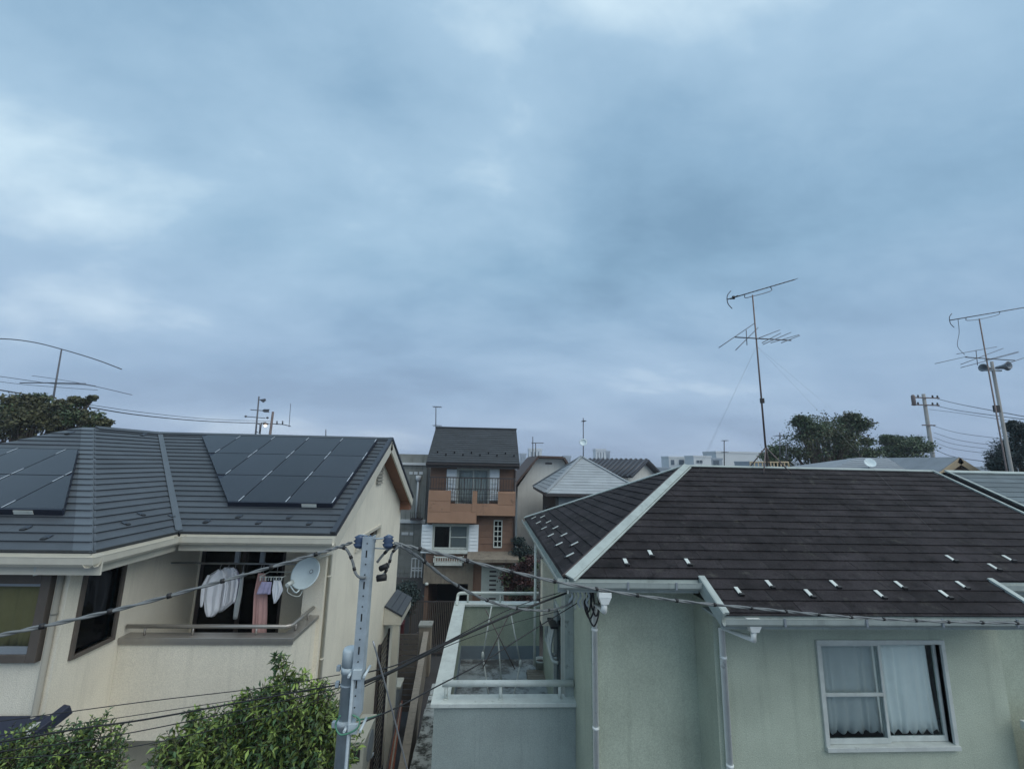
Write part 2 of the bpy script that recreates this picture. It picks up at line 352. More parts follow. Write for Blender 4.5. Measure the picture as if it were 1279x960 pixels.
def cloth(name, m, parent, rows, y, folds=5, amp=0.03, nx=22, label=None, cat=None, group=None, seed=0, hem=0.0, ydir=None):
    """hanging cloth: rows of (z, x_left, x_right) top to bottom, pleated in depth"""
    mb = MB(); R = random.Random(seed); ph = R.uniform(0, 6); g = []
    # resample the rows
    rr = []
    for i in range(len(rows)-1):
        for k in range(4):
            t = k/4; rr.append([rows[i][c]*(1-t)+rows[i+1][c]*t for c in range(3)])
    rr.append(list(rows[-1]))
    for i, (z, a, b) in enumerate(rr):
        d = i/(len(rr)-1); row = []
        for j in range(nx+1):
            s = j/nx; w = math.sin((s+0.055*math.sin(s*9+ph*3)+0.03*math.sin(s*23+ph))*folds*2*math.pi+ph+0.8*d*math.sin(s*7+ph))*(0.75+0.45*math.sin(s*5+ph*2))+0.45*math.sin(s*folds*5.1+ph*2+d*3)
            zz = z-(hem*abs(math.sin(s*folds*math.pi+ph)) if i == len(rr)-1 else 0)
            row.append((a+(b-a)*s, y+amp*w*(0.35+0.65*d), zz))
        g.append(row)
    for i in range(len(g)-1):
        for j in range(nx):
            mb.face([g[i+1][j], g[i+1][j+1], g[i][j+1], g[i][j]], True)
    o = mb.build(name, m, parent, solid=0.004)
    me = o.data; bm_merge(me)
    if label: tag(o, label, cat, group)
    return o
def bm_merge(me):
    import bmesh
    b = bmesh.new(); b.from_mesh(me); bmesh.ops.remove_doubles(b, verts=b.verts, dist=1e-5); b.to_mesh(me); b.free()

# ------------------------------------------------------------------ ground
mb = MB(); mb.face([(-900, -40, 0), (900, -40, 0), (900, 2200, 0), (-900, 2200, 0)]); tag(mb.build('ground', 'asphalt'), kind='structure')
mb = MB(); mb.box(-1.5, 0.9, 3.0, 18.2, 0.0, 0.012); tag(mb.build('alley_path', 'concrete'), kind='structure')

# ------------------------------------------------------------------ sliding window facing -Y
def slide_window(parent, x0, x1, z0, z1, Y, frame='trim_white', fw=0.05, depth=0.09, pane='glass', mid=None, name='window', sash=0.035, midbar=None):
    mb = MB(); f0, f1 = Y-0.03, Y+depth
    mb.box(x0-fw, x1+fw, f0, f1, z1, z1+fw); mb.box(x0-fw, x1+fw, f0-0.02, f1, z0-fw, z0); mb.box(x0-fw, x0, f0, f1, z0, z1); mb.box(x1, x1+fw, f0, f1, z0, z1)
    w = mb.build(name, frame, parent, bevel=0.004)
    mid = (x0+x1)/2 if mid is None else mid
    for k, (a, b) in enumerate(((x0+0.003, mid+0.02), (mid-0.02, x1-0.003))):
        ys = Y+0.015+0.034*k; s = MB()
        s.box(a, a+sash, ys, ys+0.028, z0+0.003, z1-0.003); s.box(b-sash, b, ys, ys+0.028, z0+0.003, z1-0.003)
        s.box(a+sash, b-sash, ys, ys+0.028, z0+0.003, z0+0.003+sash*1.6); s.box(a+sash, b-sash, ys, ys+0.028, z1-sash, z1-0.003)
        if midbar and k == midbar[0]: s.box(a+sash, b-sash, ys, ys+0.028, midbar[1]-0.018, midbar[1]+0.018)
        s.build('sash', frame, w, bevel=0.003)
        g = MB(); g.box(a+sash, b-sash, ys+0.012, ys+0.016, z0+sash*1.6, z1-sash); g.build('glass_pane', pane, w)
    return w

# ================================================================== GREEN HOUSE (right)
GH = thing('green_house', (4.5, 8.5, 0), 'pale green stucco house with dark brown slate hip roof and side balcony', 'house')
XE, XV = 1.007, 9.10
YE, ZE, YR, ZR, SL = 5.1, 5.877, 8.5, 7.5, 0.4774
YB = 5.6; ZB = ZE+SL*(YB-YE)
XB0, XB1 = 2.71, 6.58
XH = XE+(YR-YB)
CA = 1/math.sqrt(1+SL*SL)
def gz(y): return ZE+SL*(y-YE)
# walls
WY1, WY2, WX = 5.64, 6.14, 1.43
wx0, wx1, wz0, wz1 = 4.195, 5.775, 4.245, 5.365
def top_under(y): return gz(y)-0.10
mb = MB()
wall_x(mb, 2.85, 6.58, WY1, WY1+0.12, 0, 5.80, [(wx0, wx1, wz0, wz1)])
mb.build('wall', 'stucco_green', GH)
mb = MB(); mb.box(2.85, 2.97, WY1+0.12, WY2+0.12, 0, 5.80); mb.box(WX, 2.85, WY2, WY2+0.12, 0, 5.90); mb.build('wall', 'stucco_green', GH)
mb = MB(); mb.box(6.46, 6.58, WY1+0.12, WY2+0.12, 0, 5.80); mb.box(6.58, XV-0.05, WY2, WY2+0.12, 0, 5.90); mb.build('wall', 'stucco_green', GH)
# left side wall (faces the alley) with the balcony door and windows
mb = MB(); wall_y(mb, WY2+0.12, 11.0, WX, WX+0.12, 0, 5.90, [(7.75, 9.2, 2.85, 4.85), (9.7, 10.55, 3.6, 4.9)]); mb.build('wall', 'stucco_green', GH)
mb = MB(); mb.box(WX+0.12, XV-0.05, 10.9, 11.0, 0, 5.9); mb.build('wall', 'stucco_green', GH)
mb = MB(); mb.box(XV-0.15, XV-0.05, WY2+0.12, 10.9, 0, 5.9)
mb.hexa([(XV-0.15, 6.2, 5.9), (XV-0.05, 6.2, 5.9), (XV-0.05, 10.9, 5.9), (XV-0.15, 10.9, 5.9)], [(XV-0.15, 8.4, 7.3), (XV-0.05, 8.4, 7.3), (XV-0.05, 8.6, 7.3), (XV-0.15, 8.6, 7.3)]); mb.build('wall', 'stucco_green', GH)
mb = MB(); mb.box(1.6, 8.9, 6.3, 10.85, 2.72, 2.80); mb.build('upper_floor', 'interior', GH)
mb = MB(); mb.box(2.98, 6.45, 9.2, 9.28, 2.8, 5.8); mb.build('room_wall', 'interior', GH)
# roof deck
rp = np.array
n_main = nrm((0, -SL, 1)); n_left = nrm((-SL, 0, 1)); n_back = nrm((0, SL, 1))
mb = MB()
mb.slab([(XB0, YE, gz(YE)), (XB1, YE, gz(YE)), (XB1, YB, gz(YB)), (XB0, YB, gz(YB))], n_main, -0.05, 0)
mb.slab([(XE, YB, ZB), (XV, YB, ZB), (XV, YR, ZR), (XH, YR, ZR)], n_main, -0.05, 0)
mb.slab([(XE, YB, ZB), (XH, YR, ZR), (XE, 2*YR-YB, ZB)], n_left, -0.05, 0)
mb.slab([(XE, 2*YR-YB, ZB), (XH, YR, ZR), (XV, YR, ZR), (XV, 2*YR-YB, ZB)], n_back, -0.05, 0)
GR = mb.build('roof', 'roof_under', GH); tag(GR, 'dark brown slate hip roof with white snow guards')
h = (YB-YE)/CA/3
U1, V1 = (1, 0, 0), (0, CA, CA*SL)
vB, vR = (YB-YE)/CA, (YR-YE)/CA
courses(GR, 'shingle', 'slate', (0, YE, ZE), U1, V1, [(XB0+0.02, -0.03), (XB1-0.02, -0.03), (XB1-0.02, vB), (XB0+0.02, vB)], h, 0.606, 0.018)
courses(GR, 'shingle', 'slate', (0, YE, ZE), U1, V1, [(XE, vB), (XV-0.04, vB), (XV-0.04, vR), (XH, vR)], h, 0.606, 0.018)
U2, V2 = (0, 1, 0), (CA, 0, CA*SL)
courses(GR, 'shingle', 'slate', (XE, 0, ZB), U2, V2, [(YB, -0.03), (2*YR-YB, -0.03), (YR, (XH-XE)/CA)], h, 0.606, 0.018)
# hip caps, ridge caps, verge strips
def strip_on(a, b, n, side, w0, w1, t0, t1):
    """flat strip along a-b on the plane with normal n, from w0 to w1 towards side"""
    a = rp(a, float); b = rp(b, float); d = nrm(b-a); s = nrm(rp(side, float)-d*(rp(side, float) @ d)); s = nrm(s-rp(n)*(s @ rp(n)))
    m_ = MB(); m_.slab([a+s*w0, b+s*w0, b+s*w1, a+s*w1], n, t0, t1); return m_
A, B = (XE, YB, ZB), (XH, YR, ZR)
_A, _B = rp(A, float), rp(B, float)
for k in range(4):
    a_ = _A+(_B-_A)*k/4; b_ = _A+(_B-_A)*min((k+1)/4+0.012, 1)
    strip_on(a_, b_, n_main, (1, -1, 0), -0.02, 0.105, 0.026+0.003*k, 0.052+0.003*k).build('hip_cap', 'trim_pale', GR, bevel=0.005)
strip_on(A, B, n_main, (1, -1, 0), 0.105, 0.13, 0.022, 0.034).build('hip_flashing', 'trim_pale', GR)
strip_on(A, B, n_left, (-1, 1, 0), -0.02, 0.045, 0.022, 0.046).build('hip_flashing', 'roof_brown', GR)
A2 = (XE, 2*YR-YB, ZB)
strip_on(A2, B, n_left, (-1, -1, 0), -0.03, 0.07, 0.022, 0.042).build('hip_cap', 'trim_pale', GR)
strip_on(A2, B, n_back, (1, 1, 0), 0.0, 0.10, 0.022, 0.045).build('hip_cap', 'trim_pale', GR)
strip_on(B, (XV, YR, ZR), n_main, (0, -1, 0), 0.0, 0.045, 0.02, 0.036).build('ridge_cap', 'trim_pale', GR)
strip_on(B, (XV, YR, ZR), n_back, (0, 1, 0), 0.0, 0.09, 0.02, 0.045).build('ridge_cap', 'trim_pale', GR)
strip_on((XV, YB, ZB), (XV, YR, ZR), n_main, (-1, 0, 0), 0.0, 0.04, 0.02, 0.045).build('verge_trim', 'trim_pale', GR)
for xx, sd in ((XB0, 1), (XB1, -1)):
    m_ = MB(); m_.slab([(xx-0.02*sd, YE-0.02, gz(YE-0.02)), (xx+0.05*sd, YE-0.02, gz(YE-0.02)), (xx+0.05*sd, YB+0.02, gz(YB+0.02)), (xx-0.02*sd, YB+0.02, gz(YB+0.02))], n_main, -0.0, 0.04)
    m_.slab([(xx-0.03*sd, YE-0.03, gz(YE-0.03)), (xx-0.005*sd, YE-0.03, gz(YE-0.03)), (xx-0.005*sd, YB+0.02, gz(YB+0.02)), (xx-0.03*sd, YB+0.02, gz(YB+0.02))], n_main, -0.13, 0.035)
    m_.build('verge_trim', 'trim_pale', GR)
# soffits
mb = MB(); mb.box(XB0+0.01, XB1-0.01, YE+0.02, WY1, 5.765, 5.79); mb.build('soffit', 'trim_pale', GH)
mb = MB(); mb.box(XE+0.03, XB0-0.01, YB+0.02, WY2, 5.97, 5.995); mb.box(XE+0.03, WX, WY2, 2*YR-YB-0.02, 5.97, 5.995); mb.box(XB1+0.01, XV-0.02, YB+0.02, WY2, 5.97, 5.995); mb.build('soffit', 'trim_pale', GH)
# fascia + gutters (open troughs)
def gutter_x(parent, x0, x1, y, z, m='trim_pale', w=0.10, hh=0.085, fascia=0.14, seams=()):
    g = MB(); prof = [(0, 0), (-0.012, -hh*0.75), (-0.035, -hh), (-w+0.03, -hh), (-w+0.006, -hh*0.7), (-w, 0), (-w-0.006, 0.004)]
    for i in range(len(prof)-1):
        (a, b), (c, d) = prof[i], prof[i+1]
        nn = nrm((0, -(d-b), (c-a))) if True else None
        g.slab([(x0, y+a, z+b), (x1, y+a, z+b), (x1, y+c, z+d), (x0, y+c, z+d)], nn, 0, 0.003)
    o = g.build('gutter', m, parent)
    f = MB(); f.box(x0, x1, y+0.004, y+0.024, z-fascia, z+0.015); f.build('fascia', m, parent)
    for sx in seams:
        s = MB(); s.box(sx-0.012, sx+0.012, y-w-0.012, y-w+0.002, z-hh*0.9, z+0.01); s.build('gutter_bracket', 'plastic_grey', o)
    return o
gutter_x(GH, XB0-0.03, XB1+0.03, YE-0.0, ZE-0.022, seams=[3.35, 4.3, 5.2, 6.1])
gutter_x(GH, XE-0.10, XB0-0.035, YB-0.0, ZB-0.022, seams=[1.75, 2.35])
gutter_x(GH, XB1+0.035, XV, YB-0.0, ZB-0.022)
def gutter_y(parent, x, y0, y1, z, m='trim_pale', w=0.10, hh=0.085, fascia=0.14, sign=-1, fy=0.0):
    g = MB(); prof = [(0, 0), (0.012, -hh*0.75), (0.035, -hh), (w-0.03, -hh), (w-0.006, -hh*0.7), (w, 0), (w+0.006, 0.004)]
    for i in range(len(prof)-1):
        (a, b), (c, d) = prof[i], prof[i+1]; nn = nrm((-(d-b)*sign, 0, (c-a)))
        g.slab([(x+sign*a, y0, z+b), (x+sign*a, y1, z+b), (x+sign*c, y1, z+d), (x+sign*c, y0, z+d)], nn, 0, 0.003)
    o = g.build('gutter', m, parent)
    f = MB(); f.box(x-sign*0.004, x-sign*0.024, y0+fy, y1, z-fascia, z+0.015); f.build('fascia', m, parent); return o
gutter_y(GH, XE, YB-0.06, 2*YR-YB, ZB-0.022)
# downspouts with hopper heads
def downspout(parent, x, y, ztop, zbot, m='trim_pale', r=0.033, hopper=True, off=None):
    d = MB(); pts = [(x, y, ztop), (x, y, zbot)]
    if off is not None: pts = [(x+off[0], y+off[1], ztop), (x+off[0], y+off[1], ztop-0.10), (x, y, ztop-0.16), (x, y, zbot)]
    d.tube(pts, r, 12); o = d.build('downspout', m, parent)
    if hopper:
        hx, hy = pts[0][0], pts[0][1]; q = MB()
        b = [(hx-0.045, hy-0.045, ztop-0.02), (hx+0.045, hy-0.045, ztop-0.02), (hx+0.045, hy+0.045, ztop-0.02), (hx-0.045, hy+0.045, ztop-0.02)]
        t = [(hx-0.075, hy-0.06, ztop+0.06), (hx+0.075, hy-0.06, ztop+0.06), (hx+0.075, hy+0.06, ztop+0.06), (hx-0.075, hy+0.06, ztop+0.06)]
        q.hexa(b, t); q.box(hx-0.078, hx+0.078, hy-0.063, hy+0.063, ztop+0.06, ztop+0.12); q.build('hopper', m, o, bevel=0.004)
    k = ztop-0.5
    while k > zbot+0.3:
        c = MB(); c.lathe((x, y, k), [(r+0.006, 0), (r+0.006, 0.03)], 12); c.build('pipe_clamp', m, o); k -= 1.15
    return o
downspout(GH, 2.93, 5.585, 5.72, 0, off=(0.10, -0.50), m='pipe_white', r=0.038)
downspout(GH, 1.475, 6.09, 5.85, 0, off=(0.0, -0.50), m='pipe_white', r=0.038)
downspout(GH, 1.375, 7.35, 5.9, 2.9, hopper=False, r=0.03, m='pipe_white')
downspout(GH, 1.22, 10.9, 5.9, 2.9, hopper=False, r=0.03, m='pipe_white')
# snow guards: white strap with a dark upright at its lower end
gm = MB(); gm.box(-0.014, 0.014, -0.02, 0.17, 0.020, 0.026); GUARD = gm
def guard_on(parent, p, U, V, white='trim_white', dark='rubber', L=0.12, wide=0.046, up=0.05):
    U = nrm(U); V = nrm(V); n = np.cross(U, V); n = n if n[2] > 0 else -n; p = rp(p)
    a = MB(); a.slab([p-U*wide/2, p+U*wide/2, p+U*wide/2+V*L, p-U*wide/2+V*L], n, 0.022, 0.030); g = a.build('snow_guard', white, parent)
    b = MB(); b.slab([p-U*0.028, p+U*0.028, p+U*0.028-V*0.030, p-U*0.028-V*0.030], n, 0.004, up); b.build('snow_guard', dark, parent)
PM = ((0, YE, ZE), (0, -SL, 1)); PL = ((XE, 0, ZB), (-SL, 0, 1))
for q in [(964, 735), (1046, 735), (1128, 736), (1206, 736), (1014, 747), (1103, 748), (1185, 748), (925, 744), (814, 696), (783, 707), (861, 707), (1192, 702), (1264, 702), (1246, 713)]:
    guard_on(GR, PP(*q, *PM), U1, V1)
for q in [(168, 45), (235, 37), (202, 82), (277, 77), (243, 125), (328, 122), (292, 180), (390, 178), (353, 248), (467, 248), (432, 333)]:
    guard_on(GR, PP(640+(q[0]-22)/6, 640+(q[1]+8)/6, *PL), U2, V2, up=0.03)
# big window with curtains
w = slide_window(GH, wx0, wx1, wz0, wz1, WY1, midbar=(0, 4.78), mid=4.985)
tag(w, 'white framed sliding window with white lace curtains')
mb = MB(); mb.box(wx0+0.03, 4.97, WY1+0.008, WY1+0.011, wz0+0.06, wz1-0.04)
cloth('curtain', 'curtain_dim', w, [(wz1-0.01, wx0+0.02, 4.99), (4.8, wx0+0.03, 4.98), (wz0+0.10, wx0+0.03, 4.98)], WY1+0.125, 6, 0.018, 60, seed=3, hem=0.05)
cloth('curtain', 'curtain', w, [(wz1-0.01, 4.99, 5.71), (4.8, 4.99, 5.72), (wz0+0.10, 4.99, 5.735)], WY1+0.125, 6, 0.020, 60, seed=5, hem=0.06)
# side wall openings: balcony door and small window (seen edge on)
mb = MB()
for (y0, y1, z0, z1) in ((7.75, 9.2, 2.85, 4.85), (9.7, 10.55, 3.6, 4.9)):
    f = MB(); f.box(WX-0.03, WX+0.08, y0, y0+0.05, z0, z1); f.box(WX-0.03, WX+0.08, y1-0.05, y1, z0, z1); f.box(WX-0.03, WX+0.08, y0, y1, z1-0.05, z1-0.001); f.box(WX-0.03, WX+0.08, y0, y1, z0+0.001, z0+0.05); f.box(WX, WX+0.05, (y0+y1)/2-0.03, (y0+y1)/2+0.03, z0+0.05, z1-0.05)
    fo = f.build('window', 'trim_white', GH)
    g = MB(); g.box(WX+0.03, WX+0.036, y0+0.05, y1-0.05, z0+0.05, z1-0.05); g.build('glass_pane', 'glass_dark', fo)
# wall pilaster between door and corner, awning box over the door, gas pipes
mb = MB(); mb.box(WX-0.14, WX-0.002, 7.28, 7.62, 0, 5.95); mb.build('pilaster', 'trim_pale', GH)
mb = MB(); mb.box(WX-0.24, WX-0.002, 9.3, 9.65, 4.3, 5.5); mb.build('shutter_box', 'stucco_beige', GH, bevel=0.006)
for k in range(3):
    y = 8.9+0.16*k; t = MB(); t.tube(curve([(WX-0.06, y, 4.42), (WX-0.10, y, 4.25), (WX-0.14, y-0.05, 4.05), (WX-0.12, y-0.2, 3.92), (WX-0.02, y-0.26, 3.90)], 5), 0.028, 8); t.build('vent_pipe', 'trim_white', GH)
mb = MB(); mb.box(WX-0.14, WX-0.003, 8.8, 9.35, 4.42, 4.46); mb.build('pipe_bracket', 'rubber', GH)

# ---- balcony of the green house
BX0, BX1, BY0, BY1, BZ = -0.68, WX-0.002, 7.15, 11.85, 4.0
bal = MB()
bal.box(BX0, BX1, BY0, BY0+0.15, 0, BZ-0.06); bal.box(BX0, BX0+0.15, BY0+0.15, BY1-0.15, 0, BZ-0.06)
BALC = bal.build('balcony', 'stucco_blue', GH)
b2 = MB(); b2.box(BX0, BX1, BY1-0.15, BY1, 0, BZ-0.06); b2.build('parapet', 'stucco_green', BALC)
b2 = MB(); b2.box(BX0+0.151, BX0+0.156, BY0+0.16, BY1-0.16, 3.02, BZ-0.06); b2.build('parapet_lining', 'stucco_green', BALC)
f = MB(); f.box(BX0+0.15, BX1, BY0+0.15, BY1-0.15, 2.60, 2.72); f.build('balcony_floor', 'wet_floor', BALC)
f = MB(); f.box(BX0+0.157, BX1, BY1-0.165, BY1-0.1505, 2.72, 3.02); f.box(BX0+0.157, BX0+0.17, BY0+0.17, BY1-0.165, 2.72, 3.02); f.build('floor_upstand', 'floor_upstand', BALC)
cp = MB(); cp.box(BX0-0.05, BX1+0.03, BY0-0.05, BY0+0.22, BZ-0.06, BZ); cp.build('parapet_cap', 'cap_white', BALC, bevel=0.008)
cp = MB(); cp.box(BX0-0.05, BX0+0.22, BY0+0.22, BY1-0.22, BZ-0.06, BZ-0.002); cp.build('parapet_cap', 'cap_white', BALC, bevel=0.008)
cp = MB(); cp.box(BX0-0.05, BX1, BY1-0.22, BY1+0.04, BZ-0.06, BZ); cp.build('parapet_cap', 'cap_white', BALC, bevel=0.008)
r = MB(); r.tube([(BX0+0.10, BY0+0.08, BZ+0.21), (BX1-0.02, BY0+0.08, BZ+0.21)], 0.045, 12); hr = r.build('handrail', 'cap_white', BALC)
for x in (BX0+0.16, 0.30, 1.20):
    p = MB(); p.tube([(x, BY0+0.08, BZ), (x, BY0+0.08, BZ+0.18)], 0.026, 8); p.lathe((x, BY0+0.08, BZ), [(0.042, 0), (0.042, 0.012)], 10); p.build('rail_post', 'cap_white', BALC)
r = MB(); r.tube(curve([(BX0+0.02, BY1-0.35, BZ), (BX0+0.02, BY1-0.12, BZ+0.10), (BX0+0.05, BY1-0.08, BZ+0.20), (BX0+0.2, BY1-0.08, BZ+0.22)], 5)+[(BX1-0.02, BY1-0.08, BZ+0.22)], 0.038, 10); r.build('handrail', 'cap_white', BALC)
for x in (BX0+0.28, 0.42, 1.3):
    p = MB(); p.tube([(x, BY1-0.08, BZ), (x, BY1-0.08, BZ+0.20)], 0.024, 8); p.build('rail_post', 'cap_white', BALC)
# things on the balcony floor
FZ = 2.72
st = thing('laundry_stand', (0.3, 9.3, FZ), 'folding white and dark laundry drying stand on the balcony floor', 'drying rack')
def bp(px, py, Y): return PY(px, py, Y)
c0 = bp(622, 793, 9.3)
for a, b, m_, rr in (((614, 757), (603, 818), 'trim_white', 0.014), ((638, 765), (650, 828), 'trim_white', 0.014), ((622, 793), (627, 862), 'trim_white', 0.014),
                   ((606, 760), (643, 835), 'mast', 0.010), ((637, 765), (603, 834), 'mast', 0.010)):
    A_ = bp(*a, 9.3 if m_ == 'mast' else 9.2); B_ = bp(*b, 9.0 if m_ == 'mast' else 9.1)
    t = MB(); t.tube([A_, B_], rr, 8); t.build('bar', m_, st)
for a, b in (((603, 818), (618, 848)), ((650, 828), (641, 850))):
    A_ = bp(*a, 9.1); B_ = A_.copy(); B_[2] = FZ+0.02; B_[0] += 0.22 if a[0] < 620 else -0.22; B_[1] -= 0.1
    t = MB(); t.tube([A_, B_], 0.012, 8); t.build('leg', 'trim_white', st)
    t = MB(); t.lathe(A_-rp((0, 0, 0.07)), [(0.0, 0), (0.03, 0.02), (0.033, 0.07), (0.02, 0.13), (0, 0.14)], 10); t.build('joint', 'trim_white', st)
for x in (0.02, 0.55):
    t = MB(); t.tube([(x, 8.75, FZ+0.012), (x, 9.55, FZ+0.012)], 0.012, 8); t.build('foot', 'trim_white', st)
_pq = PZ(675, 838, FZ); _px, _py = float(_pq[0]), float(_pq[1])
pot = thing('planter_pot', (_px, _py, FZ), 'small pale tapered plant pot standing on the stained balcony floor', 'pot')
q = MB(); q.lathe((_px, _py, FZ), [(0.10, 0), (0.145, 0.22), (0.155, 0.22), (0.155, 0.26), (0.135, 0.26), (0.12, 0.2)], 18); q.build('pot_body', 'trim_white', pot)
q = MB(); q.lathe((_px, _py, FZ+0.19), [(0.126, 0), (0.126, 0.02)], 16); q.build('soil', 'bark', pot)
_tq = PZ(672, 846, FZ); tx_, ty_ = float(_tq[0])-0.25, float(_tq[1])-0.23
wb = thing('wooden_tray', (tx_+0.25, ty_+0.23, FZ), 'low brown wooden tray lying beside the pot on the balcony', 'tray')
q = MB(); q.box(tx_, tx_+0.5, ty_, ty_+0.46, FZ, FZ+0.03); q.build('base', 'wood_post', wb)
for k in range(4):
    q = MB(); q.box(tx_+0.01, tx_+0.49, ty_+0.01+0.113*k, ty_+0.11+0.113*k, FZ+0.05, FZ+0.075); q.build('plank', 'wood_post', wb)
for yy in (ty_+0.02, ty_+0.41):
    q = MB(); q.box(tx_+0.02, tx_+0.48, yy, yy+0.03, FZ+0.03, FZ+0.05); q.build('batten', 'bark', wb)
# right end: neighbouring balcony ledge of the same house beyond the bay
q = MB(); q.box(6.585, 7.9, 5.35, 5.50, 3.1, 4.45); lb = q.build('balcony', 'stucco_blue', GH)
q = MB(); q.box(6.585, 7.95, 5.28, 5.56, 4.45, 4.55); q.build('parapet_cap', 'cap_white', lb, bevel=0.01)
q = MB(); q.box(6.585, 7.9, 5.5, 6.13, 3.1, 3.2); q.build('balcony_floor', 'wet_floor', lb)

# ================================================================== BEIGE HOUSE (left)
LH = thing('beige_house', (-5.0, 9.0, 0), 'beige stucco house with blue grey metal roof and recessed balcony of laundry', 'house')
LZE, LZR = 6.46, 7.95
LYE, LYR = 6.4, 9.6; LXV = -2.10
WXE, WXR = -4.20, -7.0                # wing: right eave, ridge
WYE, WYA = 5.10, 8.05                 # wing: front eave, apex
WXL = 2*WXR-WXE                       # wing: left eave
sM = (LZR-LZE)/(LYR-LYE); sR = (LZR-LZE)/(WXE-WXR); sF = (LZR-LZE)/(WYA-WYE)
nM = nrm((0, -sM, 1)); nR = nrm((sR, 0, 1)); nFr = nrm((0, -sF, 1)); nBk = nrm((0, sM, 1)); nLf = nrm((-sR, 0, 1))
# walls
GX = -2.40; WSX = -4.60; WFY = 5.36; MFY = 7.05; BKY = 12.7
mb = MB()
gw = [(MFY, 0), (BKY, 0), (BKY, LZE+sM*(2*LYR-LYE-BKY)*0+6.30), (LYR, LZR-0.16), (MFY, 6.30+sM*(MFY-6.9))]
# gable wall (faces the alley), with an upper window, a roof vent and a dark lattice opening below
gy = [PX(447, 690, GX)[1], PX(475, 660, GX)[1]]
mb.slab([(GX, y, z) for y, z in ((MFY, 6.0), (BKY, 6.0), (BKY, 6.42), (LYR, LZR-0.10), (MFY, 6.68))], (1, 0, 0), -0.12, 0)
gwy0, gwy1, gwz0, gwz1 = float(PX(444, 675, GX)[1]), float(PX(474.5, 660, GX)[1]), float(PX(446, 688, GX)[2]), float(PX(474.5, 655, GX)[2])
wall_y(mb, MFY, BKY, GX-0.12, GX, 0, 6.0, [(gwy0, gwy1, gwz0, gwz1), (11.0, 12.0, 0.2, 3.2)])
mb.build('wall', 'stucco_beige', LH)
f = MB(); y0, y1, z0, z1 = gwy0, gwy1, gwz0, gwz1
f.box(GX-0.08, GX+0.03, y0, y0+0.05, z0, z1); f.box(GX-0.08, GX+0.03, y1-0.05, y1, z0, z1); f.box(GX-0.08, GX+0.03, y0+0.05, y1-0.05, z1-0.05, z1-0.001); f.box(GX-0.08, GX+0.035, y0+0.05, y1-0.05, z0+0.001, z0+0.05); f.box(GX-0.06, GX+0.01, (y0+y1)/2-0.03, (y0+y1)/2+0.03, z0+0.05, z1-0.05)
fo = f.build('window', 'trim_beige', LH); g = MB(); g.box(GX-0.05, GX-0.044, y0+0.05, y1-0.05, z0+0.05, z1-0.05); g.build('glass_pane', 'glass_dark', fo)
v = MB(); yv = PX(474, 588, GX)[1]; zv = PX(474, 590, GX)[2]
v.box(GX+0.001, GX+0.02, yv-0.24, yv+0.24, zv-0.24, zv+0.22)
vo = v.build('gable_vent', 'stucco_dark', LH)
for k in range(6):
    s = MB(); z = zv-0.20+0.07*k; s.slab([(GX+0.022, yv-0.22, z), (GX+0.022, yv+0.22, z), (GX+0.045, yv+0.22, z-0.045), (GX+0.045, yv-0.22, z-0.045)], (1, 0, 1), 0, 0.006); s.build('slat', 'stucco_dark', vo)
# wing walls
wz = [PY(0, 700, WFY)[2], PY(0, 822, WFY)[2]]
wxr = PY(60, 760, WFY)[0]
mb = MB(); wall_x(mb, WXL+0.4, WSX, WFY, WFY+0.12, 0, 6.30, [(wxr-1.7, wxr, wz[1]+0.06, 6.26)]); mb.build('wall', 'stucco_beige', LH)
sy0, sy1, sz0, sz1 = 5.56, 6.07, 5.27, 6.12
mb = MB(); wall_y(mb, WFY+0.12, 7.6, WSX-0.12, WSX, 0, 6.30, [(sy0, sy1, sz0, sz1)]); mb.build('wall', 'stucco_beige', LH)
f = MB(); f.box(WSX-0.1, WSX+0.03, sy0-0.04, sy0, sz0-0.04, sz1+0.04); f.box(WSX-0.1, WSX+0.03, sy1, sy1+0.04, sz0-0.04, sz1+0.04); f.box(WSX-0.1, WSX+0.03, sy0, sy1, sz1, sz1+0.04); f.box(WSX-0.1, WSX+0.035, sy0, sy1, sz0-0.04, sz0)
fo = f.build('window', 'fence_brown', LH, bevel=0.003); tag(fo, 'dark tall narrow window in brown frame on the wing side')
g = MB(); g.box(WSX-0.05, WSX-0.044, sy0, sy1, sz0, sz1); g.build('glass_pane', 'glass_dark', fo)
cloth('curtain', 'curtain_dim', fo, [(sz1, WSX-0.45, WSX-0.14), (sz0, WSX-0.45, WSX-0.14)], sy1+0.1, 4, 0.02, 20, seed=9)
# front window of the wing: shutter box, dark frame, ochre curtain
x0, x1, z0, z1 = wxr-1.7, wxr, wz[1]+0.06, 6.26
f = MB(); f.box(x0, x1-0.07, WFY-0.07, WFY-0.002, z1-0.17, z1-0.02); f.box(x1-0.07, x1+0.03, WFY-0.07, WFY+0.05, z0-0.08, z1-0.02); f.box(x0, x1-0.07, WFY-0.07, WFY+0.05, z0-0.08, z0)
fo = f.build('window', 'fence_brown', LH, bevel=0.006); tag(fo, 'window with dark brown shutter frame and ochre curtain')
g = MB(); g.box(x0, x1-0.07, WFY-0.02, WFY-0.014, z0, z1-0.17); g.build('glass_pane', 'glass', fo)
g = MB(); g.box(x0, x1-0.07, WFY-0.05, WFY-0.022, z1-0.20, z1-0.172); g.box(x0, x1-0.07, WFY-0.05, WFY-0.022, z0+0.002, z0+0.07); g.build('sash', 'plastic_grey', fo)
cloth('curtain', 'curtain_ochre', fo, [(z1-0.1, x0, x1-0.03), (z0, x0, x1-0.03)], WFY+0.06, 12, 0.025, 60, seed=2)
